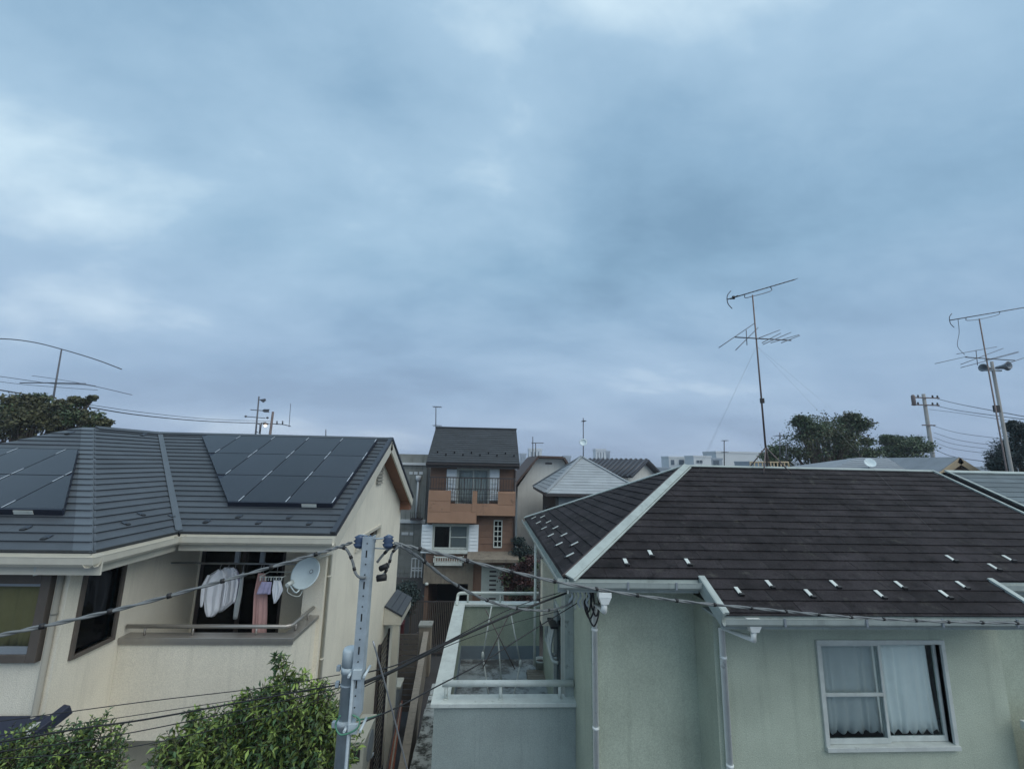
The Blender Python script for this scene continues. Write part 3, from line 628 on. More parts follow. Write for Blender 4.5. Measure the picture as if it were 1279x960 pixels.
# back and other walls, inside of the recessed balcony, room wall coloured shade-black
mb = MB(); mb.box(WXL+0.4, GX-0.12, BKY-0.12, BKY, 0, 6.3); mb.box(WXL+0.4, WXL+0.52, WFY+0.12, BKY-0.12, 0, 6.3); mb.build('wall', 'stucco_beige', LH)
BALZ = 4.12
dX0, dX1 = WSX+0.03, float(PY(352, 745, 7.6)[0])
mb = MB(); wall_x(mb, WSX-0.12, GX-0.12, 7.6, 7.7, 0, 6.5, [(dX0, dX1, BALZ+0.08, 6.2)]); mb.build('recess_wall', 'stucco_beige', LH)
f = MB(); f.box(dX0, dX1, 7.61, 7.66, 6.14, 6.199); f.box(dX0, dX0+0.05, 7.61, 7.66, BALZ+0.09, 6.14); f.box(dX1-0.05, dX1, 7.61, 7.66, BALZ+0.09, 6.14); f.box((dX0+dX1)/2-0.03, (dX0+dX1)/2+0.03, 7.61, 7.66, BALZ+0.09, 6.14)
fo = f.build('balcony_door', 'rail_brown', LH); g = MB(); g.box(dX0+0.05, dX1-0.05, 7.63, 7.636, BALZ+0.09, 6.14); g.build('glass_pane', 'glass_dark', fo)
mb = MB(); mb.box(WSX-2, GX-0.2, 9.2, 9.3, 3.9, 6.4); mb.build('room_wall', 'shade_black', LH)
mb = MB(); mb.box(WSX+0.001, GX-0.121, 6.345, 7.6, BALZ-0.12, BALZ+0.004); mb.build('balcony_floor', 'concrete', LH)
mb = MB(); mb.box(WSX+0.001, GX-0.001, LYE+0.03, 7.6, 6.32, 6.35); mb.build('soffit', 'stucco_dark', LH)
mb = MB(); mb.box(GX-0.30, GX-0.121, MFY+0.001, MFY+0.12, BALZ, 6.32); mb.build('pillar', 'stucco_beige', LH)
mb = MB(); mb.box(GX-0.16, GX-0.121, MFY+0.12, 7.6, BALZ, 6.32); mb.build('recess_wall', 'stucco_beige', LH)
# balcony parapet
LBX1, LBY, LBZ = -2.46, 6.22, 5.22
mb = MB(); mb.box(WSX+0.002, LBX1, LBY, LBY+0.12, 4.05, LBZ-0.05); mb.box(LBX1-0.12, LBX1, LBY+0.12, MFY-0.001, 4.05, LBZ-0.05); mb.box(WSX+0.002, LBX1-0.12, LBY+0.12, 6.9, 4.05, 4.12)
LB = mb.build('balcony', 'stucco_beige', LH)
cp = MB(); cp.box(WSX+0.003, LBX1+0.03, LBY-0.035, LBY+0.155, LBZ-0.05, LBZ); cp.box(WSX+0.003, LBX1+0.02, LBY-0.025, LBY-0.002, LBZ-0.085, LBZ-0.05); cp.build('parapet_cap', 'rail_steel', LB, bevel=0.005)
cp = MB(); cp.box(LBX1-0.155, LBX1+0.03, LBY+0.155, MFY-0.002, LBZ-0.05, LBZ-0.001); cp.build('parapet_cap', 'rail_steel', LB, bevel=0.005)
r = MB(); r.tube([(WSX+0.02, LBY+0.06, LBZ+0.105), (LBX1-0.12, LBY+0.06, LBZ+0.105), (LBX1-0.06, LBY+0.10, LBZ+0.105), (LBX1-0.06, MFY-0.02, LBZ+0.105)], 0.024, 10); r.build('handrail', 'rail_steel', LB)
for x in (WSX+0.25, -3.75, -2.95):
    p = MB(); p.tube([(x, LBY+0.06, LBZ), (x, LBY+0.06, LBZ+0.09)], 0.013, 8); p.build('rail_post', 'rail_steel', LB)
for y in (6.45, 6.85):
    p = MB(); p.tube([(LBX1-0.06, y, LBZ), (LBX1-0.06, y, LBZ+0.09)], 0.013, 8); p.build('rail_post', 'rail_steel', LB)
# roof
mb = MB()
I = (WXE, LYE, LZE); VT = (WXR, LYR, LZR); AP = (WXR, WYA, LZR); CR = (WXE, WYE, LZE)
mb.slab([I, (LXV, LYE, LZE), (LXV, LYR, LZR), VT], nM, -0.06, 0)
mb.slab([CR, I, VT, AP], nR, -0.06, 0)
mb.slab([CR, AP, (WXL, WYE, LZE)], nFr, -0.06, 0)
mb.slab([(LXV, LYR, LZR), (LXV, 2*LYR-LYE, LZE), (WXL, 2*LYR-LYE, LZE), VT], nBk, -0.06, 0)
mb.slab([AP, VT, (WXL, 2*LYR-LYE, LZE), (WXL, WYE, LZE)], nLf, -0.06, 0)
LR = mb.build('roof', 'metal_dark', LH); tag(LR, 'blue grey metal roof of long horizontal courses')
cM = 1/math.sqrt(1+sM*sM); cR = 1/math.sqrt(1+sR*sR); cF = 1/math.sqrt(1+sF*sF)
hc = (LYR-LYE)/cM/22
courses(LR, 'roof_panel', 'metal_roof', (0, LYE, LZE), (1, 0, 0), (0, cM, cM*sM), [(WXE, 0), (LXV, 0), (LXV, (LYR-LYE)/cM), (WXR, (LYR-LYE)/cM)], hc, 3.1, 0.021, jit=0.0)
courses(LR, 'roof_panel', 'metal_roof', (WXE, 0, LZE), (0, 1, 0), (-cR, 0, cR*sR), [(WYE, 0), (LYE, 0), (LYR, (WXE-WXR)/cR), (WYA, (WXE-WXR)/cR)], (WXE-WXR)/cR/22, 3.1, 0.021, jit=0.0)
vF = (WYA-WYE)/cF
hw = 0.20
courses(LR, 'roof_panel', 'metal_roof', (0, WYE, LZE), (1, 0, 0), (0, cF, cF*sF), [(WXL, 0), (WXE-hw, 0), (WXR-hw, vF*0.999)], vF/22, 3.1, 0.021, jit=0.0)
courses(LR, 'hip_panel', 'metal_roof_sheen', (0, WYE, LZE), (1, 0, 0), (0, cF, cF*sF), [(WXE-hw, 0), (WXE, 0), (WXR, vF), (WXR-hw, vF)], vF/22, 30, 0.021, jit=0.0, u_off=-15)  # hip pieces in the paler metal, their reflection put into the colour
q = MB(); q.bar(rp(CR)+rp((0.0, 0, 0.004)), rp(AP)+rp((0, 0, 0.004)), 0.05, 0.012, (0, 0, 1)); q.build('hip_seam', 'metal_roof_sheen', LR)
# valley flashing, ridge caps, verge
m_ = MB(); d = rp(VT)-rp(I)
for n_, sd in ((nM, (1, -1, 0)), (nR, (-1, -1, 0))):
    s_ = strip_on(I, VT, n_, sd, -0.01, 0.055, 0.028, 0.036); k = len(m_.v); m_.v += s_.v; m_.f += [tuple(k+i for i in f_) for f_ in s_.f]; m_.sm += s_.sm
m_.build('valley_flashing', 'metal_roof_sheen', LR)
strip_on(VT, (LXV, LYR, LZR), nM, (0, -1, 0), 0, 0.10, 0.02, 0.045).build('ridge_cap', 'metal_roof', LR)
strip_on(AP, VT, nR, (1, 0, 0), 0, 0.10, 0.02, 0.045).build('ridge_cap', 'metal_roof', LR)
strip_on((LXV, LYE, LZE), (LXV, LYR, LZR), nM, (-1, 0, 0), -0.015, 0.06, 0.0, 0.05).build('verge_trim', 'metal_dark', LR)
strip_on((LXV, 2*LYR-LYE, LZE), (LXV, LYR, LZR), nBk, (-1, 0, 0), -0.015, 0.06, 0.0, 0.05).build('verge_trim', 'metal_dark', LR)
for a_, b_, n_ in (((LXV, LYE, LZE), (LXV, LYR, LZR), nM), ((LXV, 2*LYR-LYE, LZE), (LXV, LYR, LZR), nBk)):
    q = MB(); q.slab([rp(a_)+rp((0.004, 0, 0)), rp(b_)+rp((0.004, 0, 0)), rp(b_)-rp((0.03, 0, 0)), rp(a_)-rp((0.03, 0, 0))], n_, -0.24, -0.055); q.build('bargeboard', 'trim_beige', LR)
    q = MB(); q.slab([rp(a_)-rp((0.031, 0, 0)), rp(b_)-rp((0.031, 0, 0)), rp(b_)-rp((0.30, 0, 0)), rp(a_)-rp((0.30, 0, 0))], n_, -0.20, -0.062); q.build('soffit', 'soffit_wood', LR)
q = MB(); q.box(LXV-0.30, LXV-0.031, 2*LYR-LYE-0.30, 2*LYR-LYE-0.02, LZE-0.30, LZE-0.06); q.build('soffit', 'soffit_wood', LR)
# gutters
gutter_x(LH, WXE+0.03, LXV+0.01, LYE, LZE-0.03, m='trim_beige', w=0.11, hh=0.10, fascia=0.20)
gutter_x(LH, WXL, WXE+0.11, WYE, LZE-0.03, m='trim_beige', w=0.11, hh=0.10, fascia=0.20)
gutter_y(LH, WXE, WYE-0.108, LYE, LZE-0.033, m='trim_beige', w=0.11, hh=0.10, fascia=0.20, sign=1, fy=0.13)
q = MB(); q.box(WXL+0.4, WXE-0.03, WYE+0.03, WFY, 6.28, 6.30); q.box(WSX, WXE-0.03, WFY, LYE, 6.28, 6.30); q.build('soffit', 'trim_beige', LH)
# downspouts
downspout(LH, GX+0.03, MFY+0.10, 6.22, 0, m='trim_beige', r=0.028, hopper=False, off=(0.0, -0.55))
downspout(LH, WSX-0.07, WFY-0.03, 6.27, 0, m='stucco_dark', r=0.028, hopper=False)
t = MB(); ph = PY(47, 701, WYE+0.02); t.tube([ph, ph-rp((0, 0, 0.12)), (WSX-0.10, WFY-0.05, ph[2]-0.10)], 0.026, 8); t.build('gutter_outlet', 'trim_white', LH)
# snow guards of the metal roof
for q in [(125, 250), (228, 297), (628, 225), (705, 178), (858, 188), (1030, 215), (1190, 190)]:
    px, py = q[0]/4, 600+q[1]/4
    if px < 105: guard_on(LR, PP(px, py, CR, nFr), (1, 0, 0), (0, cF, cF*sF), 'metal_dark', 'rubber', 0.06, 0.07, 0.036)
    elif px < 222: guard_on(LR, PP(px, py, CR, nR), (0, 1, 0), (-cR, 0, cR*sR), 'metal_dark', 'rubber', 0.06, 0.07, 0.036)
    else: guard_on(LR, PP(px, py, I, nM), (1, 0, 0), (0, cM, cM*sM), 'metal_dark', 'rubber', 0.06, 0.07, 0.036)
for q in [(313, 508), (410, 540), (563, 513), (663, 544), (150, 533)]:
    guard_on(LR, PP(220+q[0]/4, 520+q[1]/4, I, nM), (1, 0, 0), (0, cM, cM*sM), 'metal_dark', 'rubber', 0.06, 0.07, 0.036)
for px, py in ((85, 543), (177, 545)):
    guard_on(LR, PP(px, py, CR, nFr) if px < 100 else PP(px, py, CR, nR), (1, 0, 0), (0, cF, cF*sF), 'metal_dark', 'rubber', 0.10, 0.08, 0.04)

# ---- solar arrays: 0.70 x 0.88 m modules, cut to 45 degrees at the hip and valley side
def solar(label, O, U, V, poly, us, vs_, cut_sign, plate):
    O = rp(O, float); U = nrm(U); V = nrm(V); n = np.cross(U, V); n = n if n[2] > 0 else -n
    P3 = lambda u, v: O+U*u+V*v
    cen = P3(sum(p[0] for p in poly)/len(poly), min(p[1] for p in poly))
    T = thing('solar_array', cen, label, 'solar panels', 'solar arrays on the beige house roof')
    fr_ = MB(); fr_.slab([P3(*p) for p in poly], n, 0.03, 0.085); fr_.build('mounting_frame', 'panel_frame', T)
    for i in range(len(us)-1):
        for j in range(len(vs_)-1):
            c = clip(clip(clip(clip(poly, -1, 0, -(us[i]+0.008)), 1, 0, us[i+1]-0.008), 0, -1, -(vs_[j]+0.008)), 0, 1, vs_[j+1]-0.008)
            if len(c) < 3 or area2(c) < 0.02: continue
            q = MB(); q.slab([P3(*p) for p in c], n, 0.086, 0.098); pn = q.build('solar_panel', 'panel_glass', T)
            uu = [p[0] for p in c]
            # silver corner seams along the module joints
            for (u_, s_) in ((us[i+1]-0.012, -1),):
                if abs(max(uu)-(us[i+1]-0.008)) < 0.01:
                    for va, vb in ((vs_[j]+0.01, vs_[j]+0.01+0.16), (vs_[j+1]-0.17, vs_[j+1]-0.01)):
                        cc = [p for p in c if abs(p[0]-max(uu)) < 0.02]; lo = min(p[1] for p in cc); hi = max(p[1] for p in cc)
                        va2, vb2 = max(va, lo), min(vb, hi)
                        if vb2-va2 > 0.03:
                            q = MB(); q.slab([P3(u_-0.006, va2), P3(u_+0.006, va2), P3(u_+0.006, vb2), P3(u_-0.006, vb2)], n, 0.099, 0.101); q.build('seam', 'panel_line', pn)
    # front skirt and maker's plate
    v0 = vs_[0]; ulo = min(p[0] for p in poly if abs(p[1]-v0) < 0.01); uhi = max(p[0] for p in poly if abs(p[1]-v0) < 0.01)
    q = MB(); q.slab([P3(ulo, v0-0.02), P3(uhi, v0-0.02), P3(uhi, v0-0.002), P3(ulo, v0-0.002)], n, 0.005, 0.10); q.build('skirt', 'panel_frame', T)
    q = MB(); q.slab([P3(plate, v0-0.028), P3(plate+0.22, v0-0.028), P3(plate+0.22, v0-0.021), P3(plate, v0-0.021)], n, 0.035, 0.085); q.build('name_plate', 'trim_white', T)
    return T
toV = lambda y: (y-LYE)/cM
solar('black solar array beside the gable with slanted valley edge', (0, LYE, LZE), (1, 0, 0), (0, cM, cM*sM),
      [(-3.92, toV(7.015)), (-2.36, toV(7.015)), (-2.36, toV(9.38)), (-5.96, toV(9.38))],
      [-2.36-0.70*k for k in range(6, -1, -1)], [toV(7.015+0.7883*k) for k in range(4)], -1, -2.82)
toF = lambda y: (y-WYE)/cF
solar('black solar array on the front hip face of the roof wing', (0, WYE, LZE), (1, 0, 0), (0, cF, cF*sF),
      [(-8.0, toF(5.68)), (-5.07, toF(5.68)), (-6.32, toF(7.11)), (-8.0, toF(7.11))],
      [-5.07-0.70*k for k in range(5, -1, -1)], [toF(5.68+0.715*k) for k in range(3)], 1, -5.62)

# ---- satellite dish on the corner pillar
dc = PY(381, 715, 6.75); D = thing('satellite_dish', dc-rp((0, 0, 0.25)), 'pale satellite dish mounted on the corner of the laundry balcony', 'satellite dish')
ax = nrm((-0.25, -0.86, 0.42)); dx = nrm(np.cross((0, 0, 1), ax)); dy = np.cross(ax, dx)
q = MB(); rings = [(0.0, 0.045), (0.08, 0.039), (0.15, 0.026), (0.205, 0.006), (0.215, 0.0), (0.215, -0.008), (0.14, 0.0)]
i0 = []
prof = [(1e-3, -0.05), (0.08, -0.044), (0.15, -0.028), (0.205, -0.004), (0.222, 0.0), (0.222, -0.014), (0.15, -0.045), (0.06, -0.062), (1e-3, -0.066)]
q.lathe(dc, prof, 32, ax); q.build('reflector', 'dish', D)
lnb = dc+ax*0.25-dy*0.20
q = MB(); q.tube(curve([dc-dy*0.20-ax*0.03, dc-dy*0.27+ax*0.05, lnb], 6), 0.010, 8); q.build('feed_arm', 'dish', D)
q = MB(); q.tube([lnb+ax*0.03-dy*0.02, lnb-ax*0.055+dy*0.035], [0.028, 0.034], 12); q.build('feed_horn', 'trim_white', D)
q = MB(); q.tube(curve([lnb-dy*0.02, lnb-dy*0.10-ax*0.05, dc-dy*0.30-ax*0.05, dc-dy*0.16-ax*0.09], 6), 0.006, 6); q.build('coaxial_cable', 'trim_white', D)
q = MB(); q.tube([dc-ax*0.07, dc-ax*0.14], 0.03, 10); q.tube([dc-ax*0.12, (GX-0.19, MFY-0.02, dc[2]), (GX-0.19, MFY+0.0, dc[2])], 0.018, 8); q.build('wall_bracket', 'plastic_grey', D)
# logo ring printed on the reflector
lc = dc+dx*0.07+dy*0.03-ax*0.028
q = MB(); q.lathe(lc-ax*0.004, [(0.030, 0), (0.030, 0.003)], 16, ax); q.build('printed_mark', 'plastic_grey', D)
q = MB(); q.lathe(lc-ax*0.004, [(0.018, 0), (0.018, 0.005)], 16, ax); q.build('printed_mark', 'dish', D)

# ---- laundry: pole and garments hanging in the recess
LY = 6.95
za = PY(255, 703, LY)[2]
lp = thing('laundry_pole', (-3.5, LY, za), 'thin steel laundry pole spanning the recessed balcony', 'laundry pole')
q = MB(); q.tube([(WSX+0.01, LY, za), (GX-0.17, LY, za)], 0.014, 8); q.build('bar', 'steel', lp)
for x in (-3.66, -3.30):
    q = MB(); q.box(x-0.03, x+0.03, LY-0.02, LY+0.02, za+0.016, 6.32); q.build('hanger_bracket', 'plastic_grey', lp)
def gx(px, py=730): return PY(px, py, LY)[0]
def gzp(py, px=300): return PY(px, py, LY)[2]
def garment(name, label, m, rows, y, seed, folds=4, amp=0.02, cat='shirt', hang=True):
    cx = (rows[0][1]+rows[0][2])/2
    T = thing(name, (cx, y, rows[-1][0]), label, cat, 'laundry on the balcony')
    cloth('cloth', m, T, rows, y, folds, amp, 20, seed=seed)
    if cat == 'shirt':
        for sg in (0, 1):
            xs = rows[1][1+sg]; zt_ = rows[1][0]; w_ = 0.05*(-1 if sg == 0 else 1)
            cloth('sleeve', m, T, [(zt_+0.01, min(xs, xs-w_*0.6), max(xs, xs-w_*0.6)), (zt_-0.14, min(xs+w_*0.3, xs+w_*1.3), max(xs+w_*0.3, xs+w_*1.3)), (zt_-0.33, min(xs+w_*0.2, xs+w_*1.1), max(xs+w_*0.2, xs+w_*1.1)), (zt_-0.42, min(xs+w_*0.3, xs+w_*0.9), max(xs+w_*0.3, xs+w_*0.9))], y-0.03, 1, 0.015, 8, seed=seed+50+sg)
    if hang:
        q = MB(); q.tube(curve([(cx, y, rows[0][0]-0.01), (cx, y, za-0.03), (cx+0.015, y, za+0.012), (cx-0.01, y, za+0.02)], 4), 0.004, 6); q.build('hanger_hook', 'steel', T)
        q = MB(); q.tube([(rows[1][1]+0.02, y, rows[1][0]), (cx, y, rows[0][0]), (rows[1][2]-0.02, y, rows[1][0])], 0.006, 6); q.build('hanger', 'plastic_grey', T)
    return T
R_ = lambda rows: [(gzp(y), gx(a, y), gx(b, y)) for y, a, b in rows]
garment('shirt', 'white long shirt hanging at the left end of the laundry pole', 'cloth_white', R_([(709, 277, 283), (716, 266, 288), (726, 260, 284), (745, 258, 280), (760, 260, 278), (767, 263, 272)]), LY-0.10, 1, 2, 0.035)
garment('shirt', 'white shirt overlapping the long shirt on the laundry pole', 'cloth_white', R_([(708, 281, 292), (713, 276, 296), (730, 272, 296), (750, 270, 294), (764, 268, 277)]), LY-0.02, 4, 2, 0.03)
garment('shirt', 'lilac white blouse with a dark print between shirt and grey trousers', 'cloth_lilac', R_([(711, 290, 293), (716, 285, 296), (735, 284, 295), (755, 290, 294)]), LY+0.05, 6, 3, 0.02)
garment('trousers', 'pale grey trousers hanging lengthwise beside the white shirts', 'cloth_grey', R_([(713, 304, 306), (722, 301, 305), (740, 298, 303), (755, 294, 300), (772, 292, 297)]), LY-0.03, 8, 2, 0.015, cat='trousers')
garment('dress', 'long dusty pink dress hanging from the laundry pole', 'cloth_pink', R_([(714, 325, 331), (722, 323, 333), (740, 319, 337), (765, 318, 337), (795, 316, 336)]), LY-0.06, 10, 4, 0.03, cat='dress')
garment('pink_shirt', 'short dusty pink top hanging behind the long dress', 'cloth_pink', R_([(716, 325, 329), (726, 321, 331), (750, 317, 328), (772, 317, 322)]), LY+0.04, 12, 3, 0.02, cat='top')
# peg hanger with small things
pg = thing('peg_hanger', (gx(342), LY-0.05, gzp(716)), 'white clip hanger with many pegs holding small laundry', 'clip hanger')
q = MB(); hz = gzp(716); hx0, hx1 = gx(330), gx(359)
q.tube([(hx0, LY-0.17, hz), (hx1, LY-0.17, hz), (hx1, LY+0.12, hz), (hx0, LY+0.12, hz), (hx0, LY-0.17, hz)], 0.007, 6); q.build('frame', 'trim_white', pg)
q = MB(); q.tube([((hx0+hx1)/2, LY, hz), ((hx0+hx1)/2, LY, za)], 0.004, 6); q.build('hook', 'steel', pg)
for k in range(9):
    x = hx0+(hx1-hx0)*(k+0.5)/9; q = MB(); q.box(x-0.006, x+0.006, LY-0.18, LY-0.165, hz-0.05, hz+0.005); q.build('peg', ('trim_white', 'plastic_grey')[k % 2], pg)
garment('underwear', 'lilac and white small laundry clipped beside the pink dress', 'cloth_lilac', R_([(722, 334, 347), (730, 330, 346), (737, 328, 345)]), LY-0.17, 14, 3, 0.02, cat='laundry', hang=False)
garment('towel', 'small white cloth folded to a point on the clip hanger', 'cloth_white', R_([(720, 349, 357), (732, 347, 360), (742, 348, 355), (748, 349, 351)]), LY-0.17, 16, 2, 0.02, cat='cloth', hang=False)

# ---- porch canopy, post, lattice, air conditioner along the gable wall
cA, cB = PX(480, 757.5, GX+0.004), PX(495, 737.5, GX+0.004); cz = (cA[2]+cB[2])/2
oA, oB = PZ(503, 766, cz-0.22), PZ(517, 746, cz-0.22); ox = (oA[0]+oB[0])/2
cn = thing('porch_canopy', (GX+0.4, (cA[1]+cB[1])/2, cz-0.5), 'small lean to porch canopy with dark roof on the beige gable wall', 'canopy')
q = MB(); q.slab([(GX+0.004, cA[1], cz), (ox, cA[1], cz-0.22), (ox, cB[1], cz-0.22), (GX+0.004, cB[1], cz)], (0.28, 0, 1), 0, 0.03); q.build('canopy_roof', 'metal_dark', cn)
for k in range(3):
    t0 = k/3+0.02; t1 = (k+1)/3-0.02; q = MB(); xa, xb = GX+0.01+(ox-GX-0.01)*t0, GX+0.01+(ox-GX-0.01)*t1
    q.slab([(xa, cA[1], cz-0.22*t0), (xb, cA[1], cz-0.22*t1), (xb, cB[1], cz-0.22*t1), (xa, cB[1], cz-0.22*t0)], (0.28, 0, 1), 0.031, 0.042); q.build('roof_panel', 'metal_roof', cn)
q = MB(); q.hexa([(GX+0.004, cA[1]+0.02, cz-0.40), (ox-0.02, cA[1]+0.02, cz-0.40), (ox-0.02, cB[1]-0.02, cz-0.40), (GX+0.004, cB[1]-0.02, cz-0.40)], [(GX+0.004, cA[1]+0.02, cz-0.004), (ox-0.02, cA[1]+0.02, cz-0.226), (ox-0.02, cB[1]-0.02, cz-0.226), (GX+0.004, cB[1]-0.02, cz-0.004)]); q.build('canopy_box', 'trim_beige', cn)
q = MB(); q.box(ox-0.22, ox-0.06, cA[1]+0.05, cA[1]+0.20, 0, cz-0.40); q.build('post', 'trim_beige', cn)
lt = thing('lattice_screen', (GX+0.05, 11.5, 0.2), 'dark slatted lattice screen under the porch canopy', 'screen')
q = MB(); q.box(GX+0.01, GX+0.05, 11.0, 11.05, 0.2, 3.3); q.box(GX+0.01, GX+0.05, 12.0, 12.05, 0.2, 3.3); q.build('frame', 'rail_brown', lt)
for k in range(24):
    z = 0.3+0.125*k; q = MB(); q.slab([(GX+0.012, 11.05, z), (GX+0.012, 12.0, z), (GX+0.045, 12.0, z+0.05), (GX+0.045, 11.05, z+0.05)], (-1, 0, 0.7), 0, 0.008); q.build('slat', 'rail_brown', lt)
acY = 9.3; ac = thing('air_conditioner', (-2.0, acY, 1.7), 'beige outdoor air conditioner unit on a bracket by the gable wall', 'air conditioner')
q = MB(); q.box(-2.34, -2.06, acY-0.42, acY+0.42, 1.9, 2.5); q.build('casing', 'ac_beige', ac, bevel=0.012)
q = MB(); q.box(-2.35, -2.05, acY-0.44, acY+0.44, 2.502, 2.53); q.build('lid', 'ac_beige', ac, bevel=0.008)
q = MB(); q.box(-2.30, -2.12, acY-0.4235, acY-0.4205, 2.2, 2.4); q.build('side_grille', 'rubber', ac)
q = MB(); q.lathe((-2.059, acY+0.06, 2.2), [(0.24, 0), (0.24, 0.01)], 24, (1, 0, 0)); q.build('fan_grille', 'plastic_grey', ac)
for yy in (acY-0.35, acY+0.35):
    q = MB(); q.box(GX+0.001, -2.04, yy-0.02, yy+0.02, 1.86, 1.898); q.bar((GX+0.02, yy, 1.5), (-2.06, yy, 1.86), 0.03, 0.03); q.build('bracket', 'galv', ac)
# lower lean-to roof of the wing at the bottom left
lw = thing('lean_to_roof', (-5.3, 4.9, 3.9), 'dark navy lean to roof with upstanding flashing below the wing', 'roof')
pA, pB = PY(42, 918, 5.0), PY(86, 884, 5.25)
q = MB(); q.bar(pA, pB, 0.09, 0.10); q.build('flashing', 'navy', lw, bevel=0.01)
pC = PY(-60, 912, 5.1); pD = PY(32, 912, 5.1)
q = MB(); q.slab([(pC[0], 4.75, pD[2]-0.36), (pD[0], 4.75, pD[2]-0.36), (pD[0], 5.355, pD[2]-0.03), (pC[0], 5.355, pD[2]-0.03)], (0, -0.5, 1), 0, 0.05); q.build('roof_sheet', 'navy', lw)
q = MB(); q.bar(PY(33, 917, 4.95), PY(46, 905, 5.2), 0.05, 0.05); q.build('drip_edge', 'trim_white', lw)

# ================================================================== BROWN HOUSE (end of the alley)
def boards(parent, m, x0, x1, z0, z1, y, bh=0.27, bl=1.9, t=0.02, holes=()):
    """horizontal siding boards on a wall facing -Y, each an object with a shadow gap below it"""
    z = z0; k = 0
    while z < z1-0.03:
        zt = min(z+bh, z1); x = x0-(bl*0.5 if k % 2 else 0)
        segs = []
        while x < x1:
            a, b = max(x, x0), min(x+bl, x1); x += bl
            if b-a < 0.03: continue
            parts = [(a, b)]
            for hx0, hx1, hz0, hz1 in holes:
                if hz0 < zt-0.02 and hz1 > z+0.02:
                    np_ = []
                    for (c, d) in parts:
                        if hx1 <= c or hx0 >= d: np_.append((c, d)); continue
                        if hx0 > c: np_.append((c, hx0))
                        if hx1 < d: np_.append((hx1, d))
                    parts = np_
            segs += parts
        for a, b in segs:
            if b-a < 0.03: continue
            q = MB(); q.hexa([(a+0.003, y-t-0.006, z+0.010), (b-0.003, y-t-0.006, z+0.010), (b-0.003, y, z+0.010), (a+0.003, y, z+0.010)], [(a+0.003, y-t, zt), (b-0.003, y-t, zt), (b-0.003, y, zt), (a+0.003, y, zt)]); q.build('siding_board', m, parent)
        z = zt; k += 1
BHY = 19.5
BH = thing('brown_house', (-0.6, 21.6, 0), 'narrow three storey brown and tan sided house with white shutters and garage', 'house')
bX0, bX1 = PY(537, 600, BHY)[0], PY(643, 600, BHY)[0]
w2 = fr(541, 656, 584, 686, BHY-0.0); w3 = fr(571.5, 586, 610, 631, BHY)
sw = fr(617.5, 650.5, 626, 682, BHY); gar = (PY(521, 750, BHY)[0], PY(587, 750, BHY)[0], 0.0, PY(550, 727, BHY)[2])
dr = fr(603, 708, 627, 770, BHY); dr = (dr[0], dr[1], 0.15, dr[3])
mb = MB(); wall_x(mb, bX0, bX1, BHY, BHY+0.15, 0, 7.45, [(w2[0], w2[1], w2[2], w2[3]), (w3[0], w3[1], w3[2], w3[3]), (sw[0], sw[1], sw[2], sw[3]), gar, dr])
mb.box(bX0, bX0+0.15, BHY+0.15, 24.0, 0, 7.45); mb.box(bX1-0.15, bX1, BHY+0.15, 24.0, 0, 7.45); mb.box(bX0+0.15, bX1-0.15, 23.85, 24.0, 0, 7.45)
mb.slab([(bX0, y, z) for y, z in ((BHY, 7.45), (24.0, 7.45), (21.75, 8.95))], (1, 0, 0), 0.0, 0.15); mb.slab([(bX1-0.15, y, z) for y, z in ((BHY, 7.45), (24.0, 7.45), (21.75, 8.95))], (1, 0, 0), 0.0, 0.15)
BW = mb.build('wall', 'siding_brown', BH)
mb = MB(); mb.box(bX0+0.16, bX1-0.16, BHY+1.6, BHY+1.7, 2.6, 7.4); mb.box(bX0+0.16, bX1-0.16, BHY+0.16, 23.8, 2.5, 2.6); mb.box(bX0+0.16, bX1-0.16, BHY+0.16, 23.8, 5.05, 5.12); mb.build('room_wall', 'shade_black', BH)  # backing behind the windows, room shade painted into its colour
zs = PY(618, 645, BHY)[2]
boards(BW, 'siding_brown', PY(595, 670, BHY)[0], bX1, 4.05, zs, BHY, holes=[sw])
boards(BW, 'siding_brown', bX0, PY(595, 670, BHY)[0], gar[3], 4.1, BHY, holes=[w2])
boards(BW, 'siding_brown', bX0, bX1, PY(590, 612, BHY)[2], 7.35, BHY, holes=[w3])
# bay with the tan balcony front (0.45 m proud)
TY = BHY-0.45
tx0, tx1 = PY(534, 640, TY)[0], PY(643.5, 640, TY)[0]; xm = PY(595, 650, TY)[0]
zt = PY(590, 613, TY)[2]; zb1 = PY(560, 653, TY)[2]; zb2 = PY(618, 644, TY)[2]
o1 = fr(563, 610, 590, 629, TY); o2 = fr(594.5, 610, 622, 629, TY)
ho = [(o1[0], o1[1], o1[2], zt+1), (o2[0], o2[1], o2[2], zt+1)]
mb = MB(); wall_x(mb, tx0, xm, TY+0.02, TY+0.14, zb1, zt, ho[:1]); wall_x(mb, xm, tx1, TY+0.02, TY+0.14, zb2, zt, ho[1:])
mb.box(tx0, tx0+0.12, TY+0.14, BHY, zb1, zt); mb.box(tx1-0.12, tx1, TY+0.14, BHY, zb2, zt); mb.box(tx0, xm, TY+0.14, BHY-0.03, zb1, zb1+0.1); mb.box(xm, tx1, TY+0.14, BHY-0.03, zb2, zb2+0.1)
BB = mb.build('balcony', 'siding_tan', BH)
boards(BB, 'siding_tan', tx0, xm, zb1, zt, TY+0.02, 0.45, 2.4, holes=ho[:1]); boards(BB, 'siding_tan', xm, tx1, zb2, zt, TY+0.02, 0.45, 2.4, holes=ho[1:])
